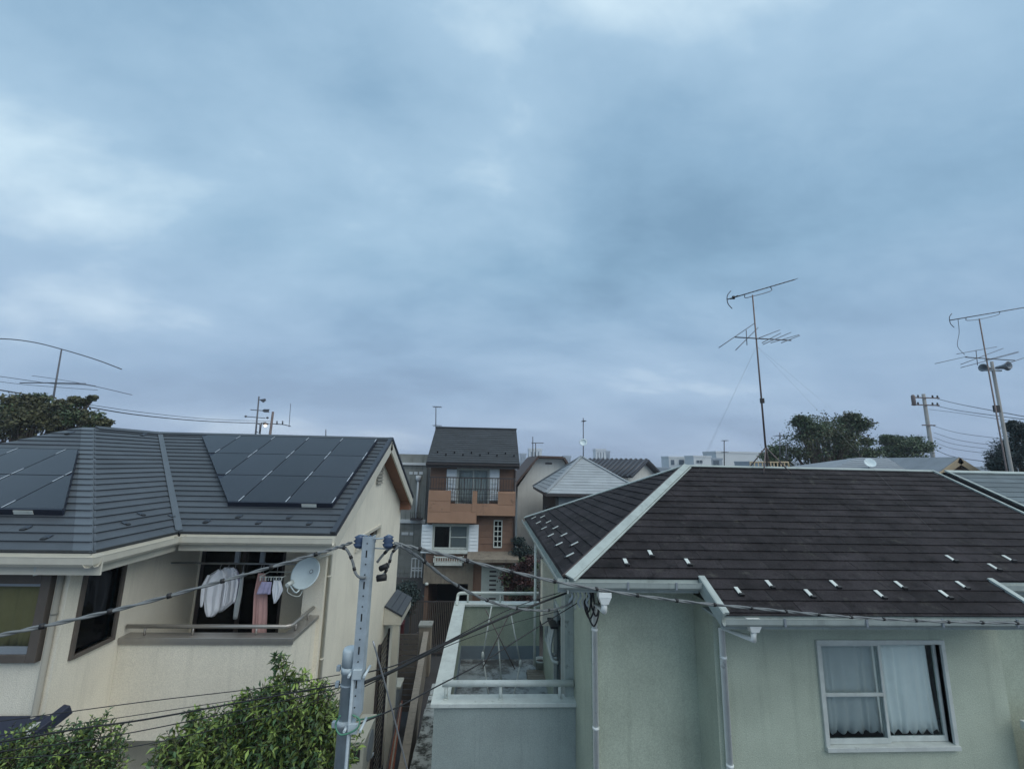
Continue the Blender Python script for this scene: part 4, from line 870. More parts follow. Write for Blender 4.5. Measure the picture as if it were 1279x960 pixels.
# balcony railing: posts, rails, balusters
ztr = PY(590, 596.5, TY)[2]
q = MB(); q.box(tx0, tx1, TY+0.05, TY+0.10, ztr-0.03, ztr+0.02); q.box(tx0, tx1, TY+0.06, TY+0.09, zt+0.06, zt+0.09); RL = q.build('railing', 'rail_brown', BB)
for k in range(31):
    x = tx0+0.05+(tx1-tx0-0.1)*k/30; q = MB(); r_ = 0.022 if k % 6 == 0 else 0.010; q.box(x-r_, x+r_, TY+0.065, TY+0.085, zt-(0.0), ztr-0.03); q.build('baluster', 'rail_brown', RL)
for o_ in (o1, o2):
    for k in range(9):
        x = o_[0]+(o_[1]-o_[0])*(k+0.5)/9; q = MB(); q.box(x-0.009, x+0.009, TY+0.065, TY+0.085, o_[2], zt+0.06); q.build('baluster', 'rail_brown', RL)
    for k in range(3):
        z = o_[2]+(zt-o_[2])*(k+0.6)/3.4; q = MB(); q.box(o_[0], o_[1], TY+0.066, TY+0.084, z-0.009, z+0.009); q.build('crossbar', 'rail_brown', RL)
# windows with white shutters
def shutter(parent, r, y):
    q = MB(); q.box(r[0], r[1], y-0.06, y-0.012, r[2], r[3]); s = q.build('shutter', 'shutter_white', parent, bevel=0.008)
    for k in range(8):
        z = r[2]+(r[3]-r[2])*(k+0.5)/8; l = MB(); l.slab([(r[0]+0.05, y-0.062, z+0.05), (r[1]-0.05, y-0.062, z+0.05), (r[1]-0.05, y-0.075, z-0.04), (r[0]+0.05, y-0.075, z-0.04)], (0, -1, 0.2), 0, 0.005); l.build('louvre', 'shutter_white', s)
W3 = slide_window(BH, *w3, BHY, fw=0.06, sash=0.05, pane='glass'); tag(W3, 'balcony window with pale blinds between white shutters')
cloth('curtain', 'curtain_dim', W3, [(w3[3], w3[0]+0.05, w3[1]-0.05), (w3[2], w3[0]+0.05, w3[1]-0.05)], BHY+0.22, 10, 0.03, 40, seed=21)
shutter(BH, fr(557.5, 585.5, 570, 625, BHY), BHY-0.02); shutter(BH, fr(611.5, 585.5, 623.5, 625, BHY), BHY-0.02)
W2 = slide_window(BH, *w2, BHY, fw=0.07, sash=0.05, pane='glass', midbar=(1, (w2[2]+w2[3])/2), mid=PY(562, 670, BHY)[0]); tag(W2, 'half open sliding window between white shutters')
q = MB(); q.box(PY(563, 670, BHY)[0], w2[1]-0.05, BHY+0.10, BHY+0.106, w2[2]+0.08, w2[3]-0.05); q.build('insect_screen', 'screen', W2)
shutter(BH, fr(526.5, 654.5, 540, 690, BHY), BHY-0.02); shutter(BH, fr(585.5, 654.5, 597.5, 689, BHY), BHY-0.02)
q = MB(); q.box(w2[0]-0.1, w2[1]+0.1, BHY-0.14, BHY-0.032, w2[2]-0.14, w2[2]-0.072); q.build('window_sill', 'trim_white', BH)
f = MB(); f.box(sw[0]-0.04, sw[1]+0.04, BHY-0.06, BHY+0.03, sw[3], sw[3]+0.05); f.box(sw[0]-0.04, sw[1]+0.04, BHY-0.06, BHY+0.03, sw[2]-0.05, sw[2]); f.box(sw[0]-0.04, sw[0], BHY-0.06, BHY+0.03, sw[2], sw[3]); f.box(sw[1], sw[1]+0.04, BHY-0.06, BHY+0.03, sw[2], sw[3])
so = f.build('window', 'trim_white', BH); tag(so, 'narrow tall white lattice window')
f = MB(); f.box((sw[0]+sw[1])/2-0.018, (sw[0]+sw[1])/2+0.018, BHY-0.03, BHY+0.0, sw[2], sw[3])
f.build('muntin', 'trim_white', so)
for k in range(1, 5):
    z = sw[2]+(sw[3]-sw[2])*k/5; f = MB(); f.box(sw[0], sw[1], BHY-0.028, BHY-0.004, z-0.018, z+0.018); f.build('muntin', 'trim_white', so)
g = MB(); g.box(sw[0], sw[1], BHY+0.012, BHY+0.018, sw[2], sw[3]); g.build('glass_pane', 'glass_dark', so)
# flower rail, canopy, door, garage
fl = fr(541, 695, 579, 706, BHY-0.3); q = MB(); yq = BHY-0.30
q.box(fl[0], fl[1], yq, yq+0.05, fl[3]-0.05, fl[3]); q.box(fl[0], fl[1], yq, yq+0.28, fl[2], fl[2]+0.12); q.box(fl[0], fl[0]+0.05, yq, yq+0.28, fl[2], fl[3]); q.box(fl[1]-0.05, fl[1], yq, yq+0.28, fl[2], fl[3]); FB = q.build('flower_rail', 'trim_white', BH)
for k in range(1, 13):
    x = fl[0]+(fl[1]-fl[0])*k/13; q = MB(); q.box(x-0.018, x+0.018, yq+0.01, yq+0.04, fl[2]+0.12, fl[3]-0.05); q.build('baluster', 'trim_white', FB)
cn_ = fr(583, 693, 648, 702, BHY-0.9); q = MB(); q.hexa([(cn_[0], BHY-0.95, cn_[2]), (cn_[1], BHY-0.95, cn_[2]), (cn_[1], BHY-0.001, cn_[2]), (cn_[0], BHY-0.001, cn_[2])], [(cn_[0], BHY-0.95, cn_[2]+0.12), (cn_[1], BHY-0.95, cn_[2]+0.12), (cn_[1], BHY-0.001, cn_[3]-0.02), (cn_[0], BHY-0.001, cn_[3]-0.02)]); q.build('canopy', 'block_wall', BH)
q = MB(); q.box(dr[0], dr[1], BHY+0.03, BHY+0.09, dr[2], dr[3]); DO = q.build('door', 'door_pale', BH); tag(DO, 'pale front door with five dark slots')
for k in range(9):
    z = dr[3]-0.18-0.18*k; q = MB(); q.box(dr[0]+0.26, dr[1]-0.26, BHY+0.024, BHY+0.031, z-0.035, z+0.035); q.build('door_slot', 'rail_brown', DO)
q = MB(); q.box(dr[0]-0.08, dr[0], BHY-0.02, BHY+0.1, 0.15, dr[3]+0.08); q.box(dr[1], dr[1]+0.08, BHY-0.02, BHY+0.1, 0.15, dr[3]+0.08); q.box(dr[0], dr[1], BHY-0.02, BHY+0.1, dr[3], dr[3]+0.08); q.build('door_frame', 'door_pale', BH)
q = MB(); q.box(gar[0]+0.05, gar[1]+0.05, BHY+0.16, BHY+4.2, 0.005, 0.03); q.box(gar[0]+0.16, gar[1], BHY+4.0, BHY+4.1, 0.03, 2.45); q.build('garage_floor', 'shade_black', BH)  # floor and rear wall coloured black for the garage's shaded depth
# garage lintel panel
lt_ = (PY(529, 716, BHY-0.1)[0], PY(591, 716, BHY-0.1)[0]); q = MB(); q.box(lt_[0], lt_[1], BHY-0.12, BHY-0.034, gar[3]-0.02, PY(560, 703, BHY-0.1)[2]); q.box(lt_[1]-0.2, lt_[1], BHY-0.12, BHY-0.034, 0, gar[3]-0.02); q.build('garage_lintel', 'block_wall', BH)
q = MB(); lx = PY(533, 729, BHY-0.2); q.lathe(lx-rp((0, 0, 0.07)), [(0.0, 0), (0.06, 0.02), (0.08, 0.07), (0.06, 0.12), (0, 0.14)], 12); q.build('porch_light', 'trim_white', BH)
# roof
RX0, RX1 = PY(532.5, 577, 19.0)[0], PY(649, 577, 19.0)[0]; RZ0 = 7.46; RYR = 21.75; RZR = PY(592, 535, RYR)[2]; sB = (RZR-RZ0)/(RYR-19.0); cB_ = 1/math.sqrt(1+sB*sB)
mb = MB(); mb.slab([(RX0, 19.0, RZ0), (RX1, 19.0, RZ0), (RX1, RYR, RZR), (RX0, RYR, RZR)], (0, -sB, 1), -0.10, 0); mb.slab([(RX0, 2*RYR-19, RZ0), (RX1, 2*RYR-19, RZ0), (RX1, RYR, RZR), (RX0, RYR, RZR)], (0, sB, 1), -0.10, 0)
BR = mb.build('roof', 'metal_dark', BH)
courses(BR, 'shingle', 'slate_grey', (0, 19.0, RZ0), (1, 0, 0), (0, cB_, cB_*sB), [(RX0, 0), (RX1, 0), (RX1, (RYR-19)/cB_), (RX0, (RYR-19)/cB_)], 0.19, 0.91, 0.016)
q = MB(); q.box(RX0-0.02, RX1+0.02, RYR-0.10, RYR+0.10, RZR-0.02, RZR+0.05); q.build('ridge_cap', 'slate_grey', BR)
gutter_x(BH, RX0, RX1, 19.0, RZ0-0.03, m='rail_brown', w=0.12, hh=0.10, fascia=0.2)
q = MB(); q.box(RX0+0.1, RX1-0.1, 19.03, BHY, 7.28, 7.31); q.build('soffit', 'rail_brown', BH)
for k in range(10):
    px = 546+10.6*k+0.5; py = 565.5+(3 if k % 2 else 0)+0.2*k; guard_on(BR, PP(px, py, (0, 19.0, RZ0), (0, -sB, 1)), (1, 0, 0), (0, cB_, cB_*sB), 'metal_dark', 'rubber', 0.12, 0.06, 0.12)
downspout(BH, bX1+0.02, BHY-0.08, 7.2, 2.7, m='rail_brown', r=0.04, hopper=False)
# sliding bar gate in front of the garage, hedge and red leaved shrub beside the door
gt = thing('garage_gate', (-1.6, 18.6, 0), 'grey folding bar gate in front of the dark garage', 'gate')
gx0, gx1 = PY(512, 770, 18.6)[0], PY(570, 770, 18.6)[0]; gzt = PY(545, 750, 18.6)[2]
q = MB(); q.box(gx0, gx1, 18.58, 18.62, gzt-0.05, gzt); q.build('top_rail', 'rail_brown', gt); q = MB(); q.box(gx0, gx1, 18.58, 18.62, 0.08, 0.13); q.build('bottom_rail', 'rail_brown', gt)
for k in range(26):
    x = gx0+(gx1-gx0)*k/25; q = MB(); q.box(x-0.013, x+0.013, 18.585, 18.615, 0.0 if k % 5 == 0 else 0.13, gzt-0.05); q.build('bar', 'fence_brown', gt)

# ================================================================== houses and buildings behind
def win_rect(parent, r, y, frame='trim_white', pane='far_window', t=0.05, name='window'):
    q = MB(); x0, x1, z0, z1 = r; q.box(x0-t, x1+t, y-0.05, y-0.002, z0-t, z0); q.box(x0-t, x1+t, y-0.05, y-0.002, z1, z1+t); q.box(x0-t, x0, y-0.05, y-0.002, z0, z1); q.box(x1, x1+t, y-0.05, y-0.002, z0, z1)
    w_ = q.build(name, frame, parent); g = MB(); g.box(x0, x1, y-0.02, y-0.003, z0, z1); g.build('glass_pane', pane, w_); return w_
# grey concrete block building between the beige and the brown house
CY = 23.0; cb = thing('concrete_building', (-4.5, 25, 0), 'grey concrete block building with white drainpipe behind the beige house', 'building')
cx1 = PY(533, 600, CY)[0]; ctop = PY(515, 567, CY)[2]
q = MB(); q.box(cx1-6.5, cx1, CY, CY+6, 0, ctop); CW = q.build('wall', 'concrete', cb)
z = 2.0; k = 0
while z < ctop-0.3:
    x = cx1-3.6
    while x < cx1-0.02:
        b = min(x+0.9-(0.45 if (k % 2 and x < cx1-3.5) else 0), cx1-0.01); q = MB(); q.box(x+0.006, b-0.006, CY-0.02, CY, z+0.006, z+0.294); q.build('block', 'concrete', CW); x = b
        if b >= cx1-0.011: break
    z += 0.30; k += 1
for py, th in ((579, 0.12), (650.5, 0.16)):
    zc = PY(515, py, CY)[2]; q = MB(); q.box(cx1-6.5, cx1+0.05, CY-0.14, CY-0.021, zc-th/2, zc+th/2); q.build('ledge', 'far_white', cb)
for py, xs in ((590.5, (513.5, 519.5, 526)), (666, (504, 508, 514))):
    for px in xs:
        p_ = PY(px, py, CY); q = MB(); q.box(p_[0]-0.09, p_[0]+0.09, CY-0.05, CY-0.021, p_[2]-0.07, p_[2]+0.07); q.build('vent_cap', 'far_white', cb)
dp = PY(522.5, 600, CY-0.1); q = MB(); q.tube([(dp[0], CY-0.1, PY(522, 600, CY)[2]), (dp[0], CY-0.1, PY(522, 646, CY)[2])], 0.055, 8); q.lathe((dp[0], CY-0.1, PY(522, 601, CY)[2]), [(0.06, 0), (0.14, 0.12), (0.14, 0.3)], 10); q.build('drainpipe', 'far_white', cb)
q = MB(); q.box(cx1-0.65, cx1-0.1, CY-0.5, CY-0.021, PY(528, 646, CY)[2]-0.08, PY(528, 646, CY)[2]); LBc = q.build('balcony', 'rail_brown', cb)
for k in range(6):
    q = MB(); x = cx1-0.63+0.1*k; q.box(x-0.012, x+0.012, CY-0.49, CY-0.47, PY(528, 646, CY)[2], PY(528, 638, CY)[2]); q.build('baluster', 'rail_brown', LBc)
# white rail frame and dark hedge at the foot of it
rf = thing('rail_frame', (-3.4, 20.6, 2.8), 'pale upright rail frame on a dark wall beside the garage', 'railing')
r0 = fr(514, 697, 527, 721, 20.6)
for k in range(4):
    x = r0[0]+(r0[1]-r0[0])*k/3; q = MB(); q.box(x-0.02, x+0.02, 20.58, 20.62, r0[2], r0[3]); q.build('upright', 'far_white', rf)
for z in (r0[2]+0.3, (r0[2]+r0[3])/2, r0[3]): q = MB(); q.box(r0[0], r0[1], 20.585, 20.615, z-0.02, z+0.02); q.build('crossbar', 'far_white', rf)
q = MB(); q.box(-5.2, r0[1]+0.35, 20.63, 20.8, 0, r0[2]); dwl = q.build('low_wall', 'wall_dark'); tag(dwl, 'dark low wall carrying the pale rail frame', 'wall')
# white house with brown clipped gable
WYh = 26.0; wh = thing('white_house', (2.4, 29, 0), 'white walled house with brown clipped gable roof', 'house')
def wp(px, py, Y=WYh): return PY(px, py, Y)
pts = [wp(646, 608), wp(671.5, 572.3), wp(702.5, 573.3), wp(724, 600)]; zlo = pts[0][2]; xl, xr = wp(646, 640)[0], 5.2
q = MB(); q.slab([(xl, WYh, 0), (xr, WYh, 0), (xr, WYh, zlo), (pts[3][0], WYh, pts[3][2]), (pts[2][0], WYh, pts[2][2]), (pts[1][0], WYh, pts[1][2]), (xl, WYh, zlo)], (0, 1, 0), 0, 6.0); q.build('wall', 'wall_white', wh)
tL, tR = wp(672, 571.5), wp(702, 572.5)
q = MB(); q.slab([(xl-0.5, WYh-0.5, zlo-0.35), (tL[0], WYh-0.5, tL[2]), (tL[0], WYh+6.3, tL[2]), (xl-0.5, WYh+6.3, zlo-0.35)], (-1, 0, 1), 0, 0.12); q.build('roof', 'roof_brown', wh)
q = MB(); q.slab([(tL[0], WYh-0.5, tL[2]), (tR[0], WYh-0.5, tR[2]), (tR[0], WYh+6.3, tR[2]), (tL[0], WYh+6.3, tL[2])], (0, 0, 1), 0, 0.12); q.slab([(tR[0], WYh-0.5, tR[2]), (xr+0.5, WYh-0.5, zlo-0.2), (xr+0.5, WYh+6.3, zlo-0.2), (tR[0], WYh+6.3, tR[2])], (1, 0, 1), 0, 0.12); q.build('roof', 'roof_brown', wh)
vt = fr(681, 577.5, 689.5, 579.5, WYh); q = MB(); q.box(vt[0], vt[1], WYh-0.04, WYh-0.002, vt[2], vt[3]); q.build('gable_vent', 'rail_brown', wh)
# grey hip roof house
HX0 = PZ(682, 616, 6.2); HB = PZ(655, 607.5, 6.2); hx0, hy0 = HX0[0], HX0[1]; hy1 = HB[1]+0.3; ap0, ap1 = PY(727, 570.5, (hy0+hy1)/2-0.15), PY(734, 570, (hy0+hy1)/2+0.15)
hx1 = 2*ap0[0]-hx0+0.3
hh_ = thing('grey_roofed_house', ((hx0+hx1)/2, (hy0+hy1)/2, 0), 'house with pale grey pyramid hip roof and dark side wall', 'house')
q = MB(); wall_y(q, hy0+0.5, hy1-0.5, hx0+0.5, hx0+0.65, 0, 6.0); q.build('wall', 'wall_dark', hh_)
q = MB(); q.box(hx0+0.65, hx1-0.5, hy0+0.5, hy0+0.65, 0, 6.0); q.box(hx1-0.65, hx1-0.5, hy0+0.65, hy1-0.5, 0, 6.0); q.box(hx0+0.65, hx1-0.65, hy1-0.65, hy1-0.5, 0, 6.0); q.build('wall', 'wall_bluegrey', hh_)
c4 = [rp((hx0, hy0, 6.2)), rp((hx1, hy0, 6.2)), rp((hx1, hy1, 6.2)), rp((hx0, hy1, 6.2))]; apz = ap0[2]; AA = rp((ap0[0], (hy0+hy1)/2, apz)); A3 = rp((ap1[0], (hy0+hy1)/2, apz))
q = MB(); q.hexa([c4[0]-rp((0, 0, 0.12)), c4[1]-rp((0, 0, 0.12)), c4[2]-rp((0, 0, 0.12)), c4[3]-rp((0, 0, 0.12))], [c4[0]-rp((0, 0, 0.01)), c4[1]-rp((0, 0, 0.01)), c4[2]-rp((0, 0, 0.01)), c4[3]-rp((0, 0, 0.01))]); HR = q.build('roof', 'rail_brown', hh_)
def tri_courses(a, b, apx, hgt, m):
    a = rp(a); b = rp(b); U_ = nrm(b-a); m0 = apx-a; V_ = m0-U_*(m0 @ U_); L_ = np.linalg.norm(V_); V_ = V_/L_
    courses(HR, 'shingle', m, a, U_, V_, [(0, 0), (float(np.linalg.norm(b-a)), 0), (float(m0 @ U_), float(L_))], hgt, 1.82, 0.02)
    qq = MB(); nn = np.cross(U_, V_); nn = nn if nn[2] > 0 else -nn; qq.slab([a, b, apx], nn, -0.02, 0.0); qq.build('roof_deck', 'slate_pale', HR)
tri_courses(c4[0], c4[1], AA, 0.23, 'slate_pale'); tri_courses(c4[3], c4[0], AA, 0.23, 'slate_pale'); tri_courses(c4[1], c4[2], AA, 0.6, 'slate_pale'); tri_courses(c4[2], c4[3], AA, 0.6, 'slate_pale')
for k in (0, 1, 3):
    q = MB(); q.bar(c4[k]+rp((0, 0, 0.04)), AA+rp((0, 0, 0.04)), 0.14, 0.05); q.build('hip_cap', 'slate_pale', HR)
win_rect(hh_, (hx0+1.6, hx0+2.6, 4.0, 5.2), hy0+0.5)
for y in (hy0+1.6, hy0+3.2):
    q = MB(); q.box(hx0+0.44, hx0+0.498, y, y+0.9, 3.6, 5.3); q.build('window', 'rubber', hh_)
# black tiled gable house
TYh = 33.0; tp = [PY(762, 575, TYh+6), PY(806, 573.5, TYh), PY(833, 583.5, TYh), PY(793, 599, TYh-3)]
th_ = thing('tiled_house', (9, TYh, 0), 'house with black ribbed tile roof and white gable', 'house')
pk = PY(806, 573.5, TYh); rt = PY(834, 586, TYh); ez = pk[2]-(rt[0]-pk[0])*0.52
half = rt[0]-pk[0]+0.6; lx_ = pk[0]-half
# ridge runs away to the left: roof turned 38 degrees
rot = Matrix.Rotation(math.radians(38), 3, 'Z')
def tl(x, y, z): v_ = rot @ Vector((x, y, 0)); return rp((pk[0]+v_.x, TYh+v_.y, z))
hw_ = 2.3; ez = pk[2]-hw_*0.55
q = MB(); q.slab([tl(-hw_+0.3, 0.25, 0), tl(hw_-0.3, 0.25, 0), tl(hw_-0.3, 0.25, ez), tl(0, 0.25, pk[2]-0.15), tl(-hw_+0.3, 0.25, ez)], tl(0, 1, 0)-tl(0, 0, 0), 0, 6); q.build('wall', 'wall_white', th_)
for sg in (-1, 1):
    a_, b_, c_, d_ = tl(0, -0.3, pk[2]), tl(0, 6.5, pk[2]), tl(sg*hw_, 6.5, ez), tl(sg*hw_, -0.3, ez)
    nn = np.cross(b_-a_, d_-a_); nn = nn if nn[2] > 0 else -nn
    q = MB(); q.slab([a_, b_, c_, d_], nn, -0.12, 0.0); rf_ = q.build('roof', 'tile_black', th_)
    for k in range(15):
        t_ = (k+0.5)/15; p0 = a_*(1-t_)+b_*t_; p1 = d_*(1-t_)+c_*t_; q = MB(); q.tube([p0+nrm(nn)*0.02, p1+nrm(nn)*0.02], 0.085, 6); q.build('tile_rib', 'tile_black', rf_)
# grey roofed house with beige gable on the right
GYh = 17.0; gh = thing('beige_gabled_house', (13, 19, 0), 'house with grey roof and beige gable behind the slate ridge', 'house')
gp = PY(1198, 570.5, GYh); gl = PY(1174, 588, GYh); gw_ = (gp[0]-gl[0])*1.25; gslope = (gp[2]-gl[2])/(gp[0]-gl[0])
gez = gp[2]-gw_*gslope
q = MB(); q.slab([(gp[0]-gw_+0.25, GYh+0.3, 0), (gp[0]+gw_-0.25, GYh+0.3, 0), (gp[0]+gw_-0.25, GYh+0.3, gez), (gp[0], GYh+0.3, gp[2]-0.12), (gp[0]-gw_+0.25, GYh+0.3, gez)], (0, 1, 0), 0, 5); q.build('wall', 'gable_beige', gh)
for sg in (-1, 1):
    q = MB(); q.slab([(gp[0], GYh, gp[2]), (gp[0]+sg*gw_, GYh, gez), (gp[0]+sg*gw_, GYh+5.6, gez), (gp[0], GYh+5.6, gp[2])], (sg*gslope, 0, 1), -0.10, 0); q.build('roof', 'slate_mid', gh)
q = MB(); q.slab([(gp[0]-0.55, GYh+0.28, gp[2]-0.62), (gp[0]+0.55, GYh+0.28, gp[2]-0.62), (gp[0], GYh+0.28, gp[2]-0.24)], (0, -1, 0), 0, 0.04); q.build('gable_vent', 'siding_brown', gh)
mx0, mx1 = PY(1045, 584, GYh+2.5)[0], gp[0]
e0 = PY(1045, 583, GYh+0.6); r0_ = PY(1072, 570, GYh+3.2); r1_ = PY(1150, 568.5, GYh+3.2)
q = MB(); zz = gp[2]-0.02
q.slab([(e0[0]-0.4, GYh+0.9, zz-0.75), (gp[0], GYh+0.9, zz-0.75), (gp[0], GYh+3.2, zz), (r0_[0], GYh+3.2, zz)], (0, -0.3, 1), -0.1, 0); mr = q.build('roof', 'slate_mid', gh)
courses(mr, 'roof_panel', 'slate_mid', (0, GYh+0.9, zz-0.75), (1, 0, 0), (0, 2.3, 0.75), [(float(e0[0]-0.4), 0), (float(gp[0]-0.3), 0), (float(gp[0]-0.3), 2.40), (float(r0_[0]), 2.40)], 0.30, 4.0, 0.02)
q = MB(); q.slab([(e0[0]-0.4, GYh+0.9, zz-0.75), (r0_[0], GYh+3.2, zz), (e0[0]-0.4, GYh+5.4, zz-0.75)], (-0.4, 0, 1), -0.1, 0); q.build('roof', 'slate_mid', gh)
q = MB(); q.box(e0[0], gp[0]-gw_+0.25, GYh+1.3, GYh+5, 0, zz-0.9); q.build('wall', 'gable_beige', gh)
for sg in (-1, 1):
    q = MB(); q.slab([(gp[0], GYh-0.03, gp[2]-0.005), (gp[0]+sg*gw_, GYh-0.03, gez-0.005), (gp[0]+sg*gw_, GYh, gez-0.005), (gp[0], GYh, gp[2]-0.005)], (sg*gslope, 0, 1), -0.26, -0.02); q.build('bargeboard', 'gable_beige', gh)
ud = PY(1087, 577.5, GYh+1.5); sd_ = thing('satellite_dish', ud-rp((0, 0, 0.25)), 'white satellite dish on the grey roof behind the slate ridge', 'satellite dish')
q = MB(); q.lathe(ud, [(1e-3, -0.05), (0.12, -0.038), (0.21, 0.0), (0.22, 0.0), (0.22, -0.015), (0.1, -0.06), (1e-3, -0.066)], 24, (-0.3, -0.8, 0.5)); q.build('reflector', 'dish', sd_)
q = MB(); q.tube([ud+rp((0, 0.06, -0.02)), ud+rp((0, 0.14, -0.42))], 0.02, 8); q.build('mount', 'plastic_grey', sd_)
# attached neighbour: grey slate roof across the gap
nb = thing('neighbour_house', (11.5, 8.5, 0), 'neighbouring house with blue grey slate roof and white verge across a dark gap', 'house')
nx0 = XV+0.24
q = MB(); q.box(nx0+0.05, 16, 6.2, 10.8, 0, 5.9); q.build('wall', 'stucco_green', nb)
q = MB(); q.slab([(nx0+0.002, YB, ZB), (nx0+0.03, YB, ZB), (nx0+0.03, YR, ZR), (nx0+0.002, YR, ZR)], n_main, -0.30, -0.052); q.build('bargeboard', 'rail_brown', nb)
q = MB(); q.slab([(nx0, YB, ZB), (17, YB, ZB), (17, YR, ZR), (nx0, YR, ZR)], n_main, -0.05, 0); q.slab([(nx0, 2*YR-YB, ZB), (17, 2*YR-YB, ZB), (17, YR, ZR), (nx0, YR, ZR)], n_back, -0.05, 0); nr = q.build('roof', 'roof_under', nb)
courses(nr, 'shingle', 'slate_blue', (0, YB, ZB), U1, V1, [(nx0+0.05, 0), (13.5, 0), (13.5, (YR-YB)/CA), (nx0+0.05, (YR-YB)/CA)], 0.185, 0.91, 0.012)
strip_on((nx0, YB, ZB), (nx0, YR, ZR), n_main, (1, 0, 0), 0.004, 0.05, 0.03, 0.045).build('verge_trim', 'trim_pale', nr)
strip_on((nx0, YR, ZR), (17, YR, ZR), n_main, (0, -1, 0), 0.0, 0.09, 0.02, 0.05).build('ridge_cap', 'trim_pale', nr)
# mid and far buildings
def block(name, label, cat, r, Y, depth, m, wins=(), extra=None, group=None):
    x0, x1, z0, z1 = r; T = thing(name, ((x0+x1)/2, Y+depth/2, 0), label, cat, group)
    q = MB(); q.box(x0, x1, Y, Y+depth, 0, z1); q.build('wall', m, T)
    q = MB(); q.box(x0-0.01*Y*0.1, x1+0.01*Y*0.1, Y-0.01*Y*0.1, Y+depth, z1+0.01, z1+0.004*Y); q.build('parapet', m, T)
    for wr in wins:
        a = fr(*wr, Y); g = MB(); g.box(a[0], a[1], Y-0.12, Y-0.01, a[2], a[3]); g.build('window', 'far_window', T)
    return T
block('apartment_block', 'low white apartment block with small window beside the hip ridge', 'building', fr(836, 572, 862, 600, 90), 90, 4, 'far_white', [(848, 574, 854, 580), (838, 574, 842, 580)])
block('apartment_block', 'low white apartment block with paired windows and roof rails', 'building', fr(867, 571, 889, 600, 85), 85, 4, 'far_white', [(870, 574.5, 873, 578), (874, 574.5, 877, 578)])
block('apartment_block', 'small grey annex with dark openings beside the warehouse', 'building', fr(889.5, 574, 903, 600, 88), 88, 3, 'far_grey', [(891, 575, 894, 581), (895, 575, 898, 581)])
WB = block('warehouse', 'long flat white windowless building behind the antenna mast', 'building', fr(895.5, 566, 958, 600, 110), 110, 7, 'far_white')
for (x0, x1, yt, lab) in ((650, 657, 568, 'slim distant grey tower beside the brown house roof'), (660.5, 676.5, 562, 'broad distant pale tower above the white house roof'), (705, 713, 571, 'small distant grey block behind the pyramid roof'),
                          (744.5, 757, 562.5, 'tall distant pale tower with vertical bays'), (757.2, 762, 565, 'narrow darker tower beside the pale tower')):
    a = fr(x0, yt, x1, 600, 420); T = block('tower_block', lab, 'tower', a, 420, 12, 'far_grey' if x1-x0 < 10 else 'far_white', [(x0+(x1-x0)*f_, yt+2, x0+(x1-x0)*(f_+0.10), 586) for f_ in (0.15, 0.42, 0.7)], group=None)
for (x0, x1, yt, Y, lab) in ((636, 652, 579, 60, 'low roof between the brown house and the white house'), (780, 838, 585, 70, 'low flat grey block beyond the tiled roof'), (958, 1050, 579, 75, 'low grey block hidden behind the round tree'), (1095, 1290, 584, 80, 'long low block behind the utility pole')):
    block('low_building', lab, 'building', fr(x0, yt, x1, 604, Y), Y, 10, 'far_grey')
block('low_building', 'low grey block beyond the beige house ridge', 'building', fr(-60, 575, 520, 600, 70), 70, 10, 'far_grey')
# boundary wall, slat fence, concrete ledge in the alley
bw = thing('block_boundary_wall', (-1.85, 13.3, 0), 'weathered brown block wall running along the alley', 'wall')
pF, pN = rp((-2.02, 16.9)), rp((-1.42, 8.8)); L_ = np.linalg.norm(pF-pN); dW = (pF-pN)/L_; nW = rp((-dW[1], dW[0]))
def wpnt(s, o, z): v_ = pN+dW*s+nW*o; return (v_[0], v_[1], z)
k = 0
for j in range(7):
    s = -(0.2 if j % 2 else 0.0)
    while s < L_:
        a, b = max(s, 0)+0.005, min(s+0.4, L_)-0.005; s += 0.4
        if b-a < 0.05: continue
        q = MB(); z0, z1 = 0.2*j+0.005, 0.2*j+0.195; q.hexa([wpnt(a, -0.06, z0), wpnt(b, -0.06, z0), wpnt(b, 0.06, z0), wpnt(a, 0.06, z0)][::1], [wpnt(a, -0.06, z1), wpnt(b, -0.06, z1), wpnt(b, 0.06, z1), wpnt(a, 0.06, z1)]); q.build('block', 'block_wall', bw)
s = 0
while s < L_:
    a, b = s+0.004, min(s+0.6, L_)-0.004; s += 0.6
    q = MB(); q.hexa([wpnt(a, -0.09, 1.402), wpnt(b, -0.09, 1.402), wpnt(b, 0.09, 1.402), wpnt(a, 0.09, 1.402)], [wpnt(a, -0.09, 1.5), wpnt(b, -0.09, 1.5), wpnt(b, 0.09, 1.5), wpnt(a, 0.09, 1.5)]); q.build('coping', 'wood_post', bw)
q = MB(); q.hexa([wpnt(0, -0.045, 0), wpnt(L_, -0.045, 0), wpnt(L_, 0.045, 0), wpnt(0, 0.045, 0)], [wpnt(0, -0.045, 1.41), wpnt(L_, -0.045, 1.41), wpnt(L_, 0.045, 1.41), wpnt(0, 0.045, 1.41)]); q.build('mortar_core', 'concrete', bw)
ps = thing('gate_pillar', (-2.2, 16.9, 0), 'stubby brown pillar at the far end of the block wall', 'pillar'); q = MB(); q.box(-2.28, -1.85, 16.95, 17.35, 0, 1.62); q.build('shaft', 'block_wall', ps, bevel=0.01); q = MB(); q.box(-2.31, -1.82, 16.92, 17.38, 1.622, 1.70); q.build('capstone', 'concrete', ps, bevel=0.01)
sf = thing('slat_fence', (-2.6, 14.2, 0), 'dark brown horizontal slat fence closing the side passage', 'fence')
fx0, fx1 = GX+0.02 if False else -3.1, -1.95
fa = PY(490, 790, 14.2); fb = PY(522, 820, 14.2)
fzt = float(PY(505, 790, 14.2)[2])
for k in range(14):
    z = fzt-0.15*(k+1); q = MB(); q.box(fa[0]-0.3, fb[0]-0.02, 14.18, 14.21, z, z+0.125); q.build('slat', 'fence_brown', sf)
